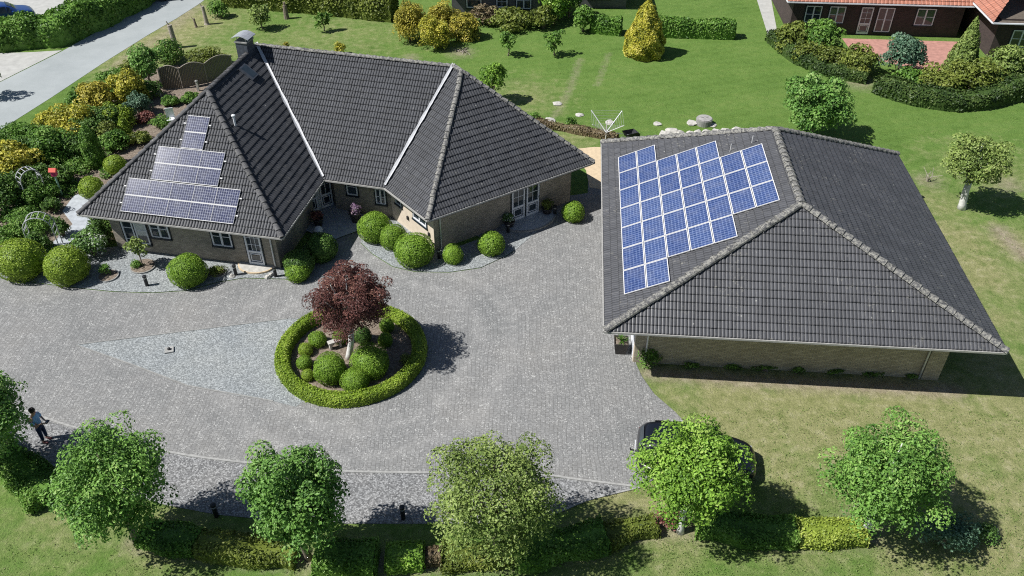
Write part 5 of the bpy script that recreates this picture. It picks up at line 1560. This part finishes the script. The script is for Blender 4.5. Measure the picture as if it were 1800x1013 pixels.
# ------------------------------------------------------------------ cars
def car(loc, rz, paint, label, glassm='glass', z=.02, scale=1.):
    root = empty('parked_car', (loc[0], loc[1], z), rz); root.scale = (scale,)*3
    tag(root, label, 'car')
    # x station, half width low, half width belt, half width roof, z belt, z roof, z bottom
    ST = [(-2.26, .62, .60, .45, .80, .86, .42), (-2.20, .80, .78, .58, .92, 1.05, .30), (-2.02, .88, .86, .62, .98, 1.36, .24), (-1.70, .92, .90, .64, .99, 1.52, .22), (-1.0, .925, .91, .66, .98, 1.60, .2),
          (-.2, .925, .91, .66, .96, 1.61, .2), (.35, .92, .905, .64, .95, 1.54, .2), (.78, .92, .90, .66, .94, 1.30, .2), (1.12, .91, .88, .74, .93, 1.00, .2),
          (1.6, .90, .85, .70, .86, .93, .22), (2.0, .84, .78, .62, .76, .83, .25), (2.2, .70, .66, .5, .62, .68, .3), (2.29, .5, .48, .35, .52, .56, .38)]
    prof = lambda s: [(0, s[6]), (s[1]*.9, s[6]), (s[1], s[6]+.14), (s[1]*1.005, s[4]*.62+s[6]*.2), (s[2], s[4]), (s[3]+(s[2]-s[3])*.12, s[5]-(s[5]-s[4])*.12), (s[3]*.8, s[5]), (0, s[5]+.015)]
    rings = []
    for s in ST:
        h = prof(s); full = [(s[0], y, zz_) for y, zz_ in h]+[(s[0], -y, zz_) for y, zz_ in h[-2:0:-1]]
        rings.append(full)
    n = len(rings[0]); V = [p for r_ in rings for p in r_]
    Fc = [(i*n+k, (i+1)*n+k, (i+1)*n+(k+1) % n, i*n+(k+1) % n) for i in range(len(ST)-1) for k in range(n)]
    Fc += [tuple(range(n)), tuple(range((len(ST)-1)*n+n-1, (len(ST)-1)*n-1, -1))]
    o = raw_mesh('body', V, Fc, paint, root, True)
    md = o.modifiers.new('s', 'SUBSURF'); md.levels = 1; md.render_levels = 2
    def pane(name, quads, lift=.012, mat=None):
        pv = []; pf = []
        for (i0, i1, k0, k1, a, b, c_, d_) in quads:
            q = [np.array(rings[i][k % n]) for i, k in ((i0, k0), (i1, k0), (i1, k1), (i0, k1))]
            def bil(s, t): return (q[0]*(1-s)+q[1]*s)*(1-t)+(q[3]*(1-s)+q[2]*s)*t
            P_ = [bil(a, c_), bil(b, c_), bil(b, d_), bil(a, d_)]
            nv = np.cross(P_[1]-P_[0], P_[3]-P_[0]); nv /= np.linalg.norm(nv)
            ctr = np.array([0, 0, .9]); nv = nv if nv@(sum(P_)/4-ctr) > 0 else -nv
            base = len(pv); pv += [p+nv*lift for p in P_]; pf.append((base, base+1, base+2, base+3))
        return raw_mesh(name, pv, pf, mat or M[glassm], root)
    # side windows: profile edges 4-5 (right y+) and mirrored n-5..n-4
    for sg, (k0, k1), in ((1, (4, 5)), (-1, (n-4, n-5))):
        pane('side_window', [(3, 4, k0, k1, .1, .93, .1, .92)]); pane('side_window', [(4, 5, k0, k1, .05, .95, .1, .92)])
        pane('side_window', [(5, 6, k0, k1, .05, .95, .1, .92), (6, 7, k0, k1, .05, .6, .1, .92)])
    pane('windscreen', [(7, 8, 6, 7, .1, .9, .0, 1), (7, 8, 7, n-6, .1, .9, .0, 1), (6, 7, 6, 7, .25, .98, 0, 1), (6, 7, 7, n-6, .25, .98, 0, 1)])
    pane('rear_window', [(1, 2, 6, 7, .2, .95, 0, 1), (1, 2, 7, n-6, .2, .95, 0, 1)])
    for sg in (1, -1):
        for wx in (-1.38, 1.38):
            w = MB(); w.tube([(wx, sg*.70, .32), (wx, sg*.90, .32)], .325, 22); wo = w.build('wheel', M['black'], root)
            w = MB(); w.tube([(wx, sg*.86, .32), (wx, sg*.912, .32)], .2, 14); w.build('rim', M['steel'], wo)
        w = MB(); w.box((1.98, sg*.60, .68), (.26, .2, .09), -sg*.55); w.build('headlight', plain('lamp_glass', (.30, .32, .35), .15, .05), root)
        w = MB(); w.box((-2.135, sg*.69, .82), (.10, .14, .14), sg*.45); w.build('tail_light', plain('red_lamp', (.12, .012, .012), .2, .05), root)
        w = MB(); w.box((.72, sg*1.0, 1.0), (.12, .2, .14)); w.build('wing_mirror', paint, root)
    w = MB(); w.box((-2.3, 0, .62), (.02, .5, .11)); w.build('number_plate', M['white'], root)
    w = MB(); w.tube([(-2.25, 0, .36), (-2.45, 0, .36), (-2.48, 0, .46)], .03, 8); w.build('tow_hook', M['black'], root)
    w = MB(); w.tube([(-2.12, 0, 1.08), (-2.13, .34, 1.14)], .012, 5); w.build('rear_wiper', M['black'], root)
    return root
def m_paint(name, c):
    t = NT(name); n = t.noise(3, 3); t.color(t.ramp(n, [(.3, tuple(x*.9 for x in c)), (.7, tuple(x*1.1 for x in c))])).rough(.28)
    t.b.inputs['Coat Weight'].default_value = .7; t.b.inputs['Coat Roughness'].default_value = .05
    t.b.inputs['Metallic'].default_value = .2
    return t.m
cp = (at(1224, 789, .9))
car((cp[0], cp[1]), R(-9), m_paint('black_car_paint', (.008, .010, .016)), 'black car parked half under the bright yellow green tree')
cb = at(5, 28, .6); car((cb[0], cb[1]), R(35), m_paint('blue_car_paint', (.03, .08, .28)), 'blue car on the pale yard at the top left corner', z=.03)
cd = at(292, 2, .2); car((cd[0]+.6, cd[1]+1.7), R(200), m_paint('dark_blue_paint', (.03, .04, .09)), 'dark car standing on the road at the top edge', z=.02)

# ------------------------------------------------------------------ person
def skinned(name, chains, mat, parent, sub=2, branch=True):
    bm_v = []; bm_e = []; rad = []
    idx = {}
    def vid(p, r):
        k = tuple(round(c, 4) for c in p)
        if k not in idx: idx[k] = len(bm_v); bm_v.append(p); rad.append(r)
        return idx[k]
    for ch in chains:
        ids = [vid(p, r) for p, r in ch]
        bm_e += list(zip(ids[:-1], ids[1:]))
    me = bpy.data.meshes.new(name); me.from_pydata(bm_v, bm_e, []); me.update()
    o = bpy.data.objects.new(name, me); COL.objects.link(o)
    md = o.modifiers.new('skin', 'SKIN'); md.use_smooth_shade = True
    if not me.skin_vertices: 
        bpy.context.view_layer.objects.active = o
    for i, sv in enumerate(me.skin_vertices[0].data):
        r_ = rad[i]; sv.radius = r_ if hasattr(r_, '__len__') else (r_, r_)
        sv.use_root = (i == 0)
    o.modifiers.new('sub', 'SUBSURF').render_levels = sub
    o.modifiers['sub'].levels = sub
    dg = bpy.context.evaluated_depsgraph_get()
    me2 = bpy.data.meshes.new_from_object(o.evaluated_get(dg))
    bpy.data.objects.remove(o)
    me2.materials.clear(); me2.materials.append(mat)
    o2 = bpy.data.objects.new(name, me2); COL.objects.link(o2); o2.parent = parent
    return o2
pc = at(81, 775)
person = empty('person', (pc[0], pc[1], .012), R(-8)); tag(person, 'person in a light blue shirt and dark jeans looking down at a handheld device', 'person')
skin = plain('skin', (.48, .29, .21), .55, .06)
# faces +x
hand = lambda s: (.36, s*.07, 1.13)
body = []
body.append([((0, 0, .98), .12), ((.0, 0, 1.15), .125), ((-.02, 0, 1.36), .14), ((-.01, 0, 1.5), .065), ((.03, 0, 1.58), .055), ((.05, 0, 1.66), .09), ((.05, 0, 1.76), .085)])
for s in (1, -1):
    body.append([((-.02, 0, 1.36), .14), ((-.02, s*.19, 1.40), .065), ((.0, s*.25, 1.20), .048), ((.04, s*.26, 1.09), .042), ((.25, s*.12, 1.12), .032), (hand(s), .03), ((.42, s*.055, 1.14), .028)])
    body.append([((0, 0, .98), .12), ((0, s*.1, .92), .09), ((.01, s*.11, .5), .062), ((-.01, s*.12, .1), .042), ((.02, s*.12, .05), .04), ((.15, s*.13, .035), .035)])
    h0 = np.array((.42, s*.055, 1.14))
    for k, (dy, L) in enumerate(((-.02, .075), (-.007, .085), (.007, .08), (.02, .065))):
        b_ = h0+np.array([.015, s*dy*1.1, .0]); body.append([(tuple(h0), .028), (tuple(b_+np.array([.02, 0, 0])), .010), (tuple(b_+np.array([.045, -s*.01, -.02])), .009), (tuple(b_+np.array([.045, -s*.03, -L*.55])), .008)])
    body.append([(tuple(h0), .028), (tuple(h0+np.array([0, -s*.03, .03])), .011), (tuple(h0+np.array([.03, -s*.045, .04])), .009)])
bo = skinned('body', body, skin, person)
face = MB(); face.tube([(.125, 0, 1.70), (.155, 0, 1.672), (.13, 0, 1.662)], [.012, .02, .012], 6); face.build('nose', skin, person, True)
for s in (1, -1):
    e_ = MB(); e_.tube([(.05, s*.085, 1.70), (.03, s*.105, 1.69), (.045, s*.09, 1.655)], [.014, .02, .012], 6); e_.build('ear', skin, person, True)
    e_ = MB(); e_.lathe([(.002, -.008), (.011, 0), (.002, .008)], (.133, s*.035, 1.705), 8); e_.build('eye', M['black'], person)
mm = MB(); mm.box((.134, 0, 1.63), (.01, .05, .008)); mm.build('mouth', plain('lips', (.35, .14, .12), .5), person)
V, Fc = sphere_core(1., 20, 12, np.random.default_rng(2), .03); V = V*np.array([.125, .112, .115])+np.array([.035, 0, 1.745]); keep = [f for f in Fc.tolist() if not (all(V[i][0] > .09 for i in f) and all(V[i][2] < 1.735 for i in f))]
raw_mesh('hair', V, keep, plain('dark_hair', (.025, .018, .016), .7, .3), person, True)
shirt = plain('light_blue_shirt', (.26, .48, .78), .8, .1, scale=9)
ch = [[((0, 0, .90), (.165, .13)), ((.01, 0, 1.05), (.165, .14)), ((-.01, 0, 1.22), (.18, .14)), ((-.02, 0, 1.36), (.19, .135)), ((-.012, 0, 1.47), .085)]]
for s in (1, -1): ch.append([((-.02, 0, 1.36), (.19, .135)), ((-.02, s*.19, 1.40), .09), ((.0, s*.255, 1.22), .07), ((.02, s*.26, 1.12), .065)])
skinned('shirt', ch, shirt, person)
ch = [[((0, 0, .99), (.15, .125)), ((0, 0, .9), (.15, .125))]]
for s in (1, -1): ch.append([((0, 0, .9), (.15, .125)), ((0, s*.1, .8), .105), ((.015, s*.11, .5), .08), ((-.005, s*.12, .13), .065)])
skinned('trousers', ch, plain('dark_jeans', (.02, .035, .085), .85, .2, scale=9), person)
for s in (1, -1):
    sh = MB(); V, Fc = sphere_core(1., 14, 8); V = V*np.array([.15, .055, .05])+np.array([.07, s*.12, .05]); raw_mesh('shoe', V, Fc.tolist(), plain('maroon_shoe', (.09, .025, .03), .6), person, True)
dv = empty('handheld_device', tuple(np.array(person.location)+np.array([.46, -.06, 1.16])), R(-8)); tag(dv, 'small dark device held in both hands by the person', 'device')
mb = MB(); mb.box((0, 0, 0), (.10, .17, .04)); mb.build('casing', M['black'], dv)
mb = MB(); mb.box((.0, 0, .024), (.07, .12, .006)); mb.build('screen', M['glass'], dv)

# ------------------------------------------------------------------ neighbours at the back
def simple_house(label, a, b, depth, he, hr, wallm, roofm, name, wins, over=.6, gable=False):
    """front wall from a to b (left to right), outside towards the camera"""
    a, b = np.array(a[:2], float), np.array(b[:2], float); d = (b-a)/np.linalg.norm(b-a); n = np.array([-d[1], d[0]])
    root = empty(name, (*((a+b)/2), 0)); tag(root, label, 'house')
    wpoly = [a, b, b+n*depth, a+n*depth]
    walls('wall', wpoly, -.02, he, wallm, root)
    ev = [a-d*over-n*over, b+d*over-n*over, b+d*over+n*(depth+over), a-d*over+n*(depth+over)]
    ev = [np.array([*p, he]) for p in ev]
    mid0 = (ev[0]+ev[3])/2; mid1 = (ev[1]+ev[2])/2; up = np.array([0, 0, hr-he]); dd = np.array([*d, 0])
    ins = 0 if gable else (depth/2+over)*.8
    r0 = mid0+dd*ins+up; r1 = mid1-dd*ins+up
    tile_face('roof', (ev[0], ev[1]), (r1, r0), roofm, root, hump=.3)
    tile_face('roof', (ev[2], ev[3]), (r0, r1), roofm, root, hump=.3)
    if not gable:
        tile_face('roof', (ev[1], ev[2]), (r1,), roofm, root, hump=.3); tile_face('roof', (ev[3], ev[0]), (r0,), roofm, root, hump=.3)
    else:
        for p, q, r_ in ((a, a+n*depth, r0), (b, b+n*depth, r1)):
            rr = r_.copy(); rr[:2] = (p+q)/2
            raw_mesh('gable', [(*p, he), (*q, he), tuple(rr-[0, 0, .3])], [(0, 1, 2)], wallm, root)
    ridge_caps([r0, r1], M['ridge'], root)
    gutter(offset_poly(ev, -.05), M['white'], root, he-.05)
    cap('soffit', offset_poly(ev, .05), he-.12, M['soffit'], root)
    w = Wall(a, b)
    for (u0, u1, z0, z1, kind) in wins:
        if kind == 'd': door(w, u0, u1, z0, z1, root)
        else: window(w, u0, u1, z0, z1, root, 2 if u1-u0 > 1.2 else 1, (1,))
    to_local(root)
    return w
M['darkbrick'] = m_brick('dark_red_brick', (.045, .03, .028), (.075, .05, .045), (.06, .05, .05))
M['greyrender'] = m_brick('dark_grey_brick', (.10, .10, .11), (.14, .14, .15), (.12, .12, .12))
a, b = at(1385, 58), at(1680, 66)
w = simple_house('red roofed dark brick house at the top right behind the shrubs', a, b, 9, 2.7, 6.5, M['darkbrick'], M['tile_red'], 'neighbour_house',
             [(1.0, 2.2, .9, 2.2, 'w'), (2.8, 4.0, .9, 2.2, 'w'), (5.2, 6.1, .1, 2.2, 'd'), (6.5, 7.7, .3, 2.2, 'w'), (9.4, 10.8, .9, 2.2, 'w')])
a, b = at(1735, 100), at(1860, 104)
simple_house('orange roofed low house at the right edge of the photo', a, b, 9, 2.9, 6., M['darkbrick'], M['tile_red'], 'neighbour_house', [(1.2, 2.6, .8, 2.1, 'w'), (3.4, 4.4, .1, 2.2, 'd')], over=.8)
sheet('red_terrace', px([(1480, 68), (1690, 74), (1668, 128), (1600, 120), (1500, 96)]), .02, M['redpave'])
sheet('side_path', px([(1352, 70), (1368, 66), (1348, -40), (1318, -40)]), .02, M['concrete'])
a, b = at(795, 30), at(950, 33)
simple_house('dark grey house at the top edge behind the golden shrubs', a, b, 8, 2.8, 6., M['greyrender'], M['tile'], 'neighbour_house', [(1.2, 2.4, .8, 2.1, 'w'), (3.6, 4.5, .1, 2.2, 'd'), (5.2, 6.4, .8, 2.1, 'w')])
a, b = at(1018, 14), at(1100, 15)
simple_house('grey blue outbuilding at the top edge left of the golden conifer', a, b, 5, 2.4, 4.4, M['greyrender'], M['tile'], 'outbuilding', [(.7, 2.5, .8, 2., 'w')])
BH = 'shrubs in front of the neighbour houses'
def nb(x, y, w, h, mat, n, ls, seed, label, name='neighbour_shrub', d=None, lift=.75):
    bush(name, label, 'shrub', at(x, y), (w, d or w*.9, h), n, ls, M[mat], seed, BH, nclump=40, clump=.36, lift=lift)
nb(1390, 88, 1.7, 1.3, 'olive', 2600, .24, 160, 'olive shrub at the left corner of the red roofed house')
nb(1440, 96, 1.8, 1.6, 'mid', 3000, .24, 161, 'green shrub in front of the dark wall of the red roofed house')
nb(1420, 106, 1.7, .9, 'olive', 2200, .23, 162, 'low olive shrub above the dark curved hedge')
nb(1500, 128, 1.6, 1.2, 'olive', 2600, .22, 163, 'olive shrub left of the round blue green tree')
nb(1460, 118, 1.4, .9, 'olive', 1800, .22, 164, 'second olive shrub along the dark curved hedge')
nb(1575, 134, 1.8, 1.7, 'bluegreen', 4200, .2, 165, 'round blue green tree on the edge of the red terrace', 'round_tree', lift=.9)
cone_bush('pointed_conifer', 'tall pointed yellow green conifer between the two red roofed houses', 'conifer', at(1683, 132), 1.2, 4.2, 4500, .2, M['lime_olive'], 166, BH, 1.2, .9)
nb(1640, 158, 1.7, .9, 'olive', 2400, .22, 167, 'low olive shrub behind the left of the bowed hedge')
nb(1705, 156, 2.0, 1.3, 'olive', 3000, .22, 168, 'olive shrub behind the middle of the bowed hedge')
nb(1765, 145, 1.9, 1.7, 'lime_olive', 3400, .22, 169, 'light green shrub behind the right of the bowed hedge')
nb(1595, 152, 1.2, .8, 'mid', 1600, .22, 170, 'low green shrub below the round blue green tree')
nb(975, 42, 1.4, 1.8, 'lime_bright', 2600, .24, 171, 'yellow green shrub right of the dark grey house')
nb(1000, 30, 1.3, 1.8, 'mid', 2600, .24, 172, 'green shrub behind the far clipped hedge end')
nb(955, 50, 1.2, 1., 'olive', 1500, .24, 173, 'low olive shrub at the corner of the dark grey house')
nb(900, 48, 2.2, .9, 'olive', 2200, .24, 174, 'wide low shrub in front of the dark grey house')
nb(850, 42, 1.5, .9, 'brown', 1500, .24, 175, 'brownish shrub right behind the golden shrubs')
hedge('boundary_hedge', 'tall olive hedge at the top edge above the bungalow ridge', px([(400, 6), (470, 12), (560, 20), (640, 28), (694, 34)]), 1.8, 1.9, M['olive'], .25, 75, 176, rough=.08)
hedge('roadside_hedge', 'tall green hedge along the far side of the road', px([(-60, 86), (40, 78), (105, 72), (170, 45), (235, 12), (262, -6)]), 2.6, 2.0, M['mid'], .26, 75, 177, rough=.08)
tree('roadside_tree', 'small leafless looking tree at the left edge throwing a shadow on the road', 'small tree', at(-18, 172), 1.5, (1.3, 1.2, 1.1), 1100, .17, M['mid'], M['bark'], 178, nclump=30, clump=.28, trunk_r=.08)

# ------------------------------------------------------------------ camera, sun, sky
cam = bpy.data.cameras.new('camera'); co = bpy.data.objects.new('camera', cam); COL.objects.link(co)
cam.sensor_width = 36; cam.lens = F/1800*36; cam.clip_end = 2000
co.matrix_world = Matrix.Translation((0, 0, CH)) @ Matrix.Rotation(PI/2-TH, 4, 'X') @ Matrix.Rotation(RO, 4, 'Z')
S.camera = co
sd = Vector((2.35, .54, -2.95)).normalized()
sl_ = bpy.data.lights.new('sun', 'SUN'); so = bpy.data.objects.new('sun', sl_); COL.objects.link(so)
sl_.energy = 5.0; sl_.angle = R(.53); sl_.color = (1., .975, .935)
so.rotation_euler = sd.to_track_quat('-Z', 'Y').to_euler(); so.location = (-30, -10, 60)
w = bpy.data.worlds.new('World'); S.world = w; w.use_nodes = True
bg = w.node_tree.nodes['Background']; sk = w.node_tree.nodes.new('ShaderNodeTexSky'); sk.sky_type = 'NISHITA'
sk.sun_disc = False; sk.sun_elevation = math.asin(-sd.z); sk.sun_rotation = math.atan2(-sd.x, -sd.y)
sk.air_density = 1.0; sk.dust_density = .6; sk.ozone_density = 1.2
w.node_tree.links.new(sk.outputs[0], bg.inputs['Color']); bg.inputs['Strength'].default_value = .05
S.view_settings.view_transform = 'Standard'; S.view_settings.look = 'None'
S.view_settings.exposure = .3; S.view_settings.gamma = 1
S.render.film_transparent = False
try: S.cycles.max_bounces = 6; S.cycles.use_denoising = False; S.cycles.filter_width = 1.1
except Exception: pass
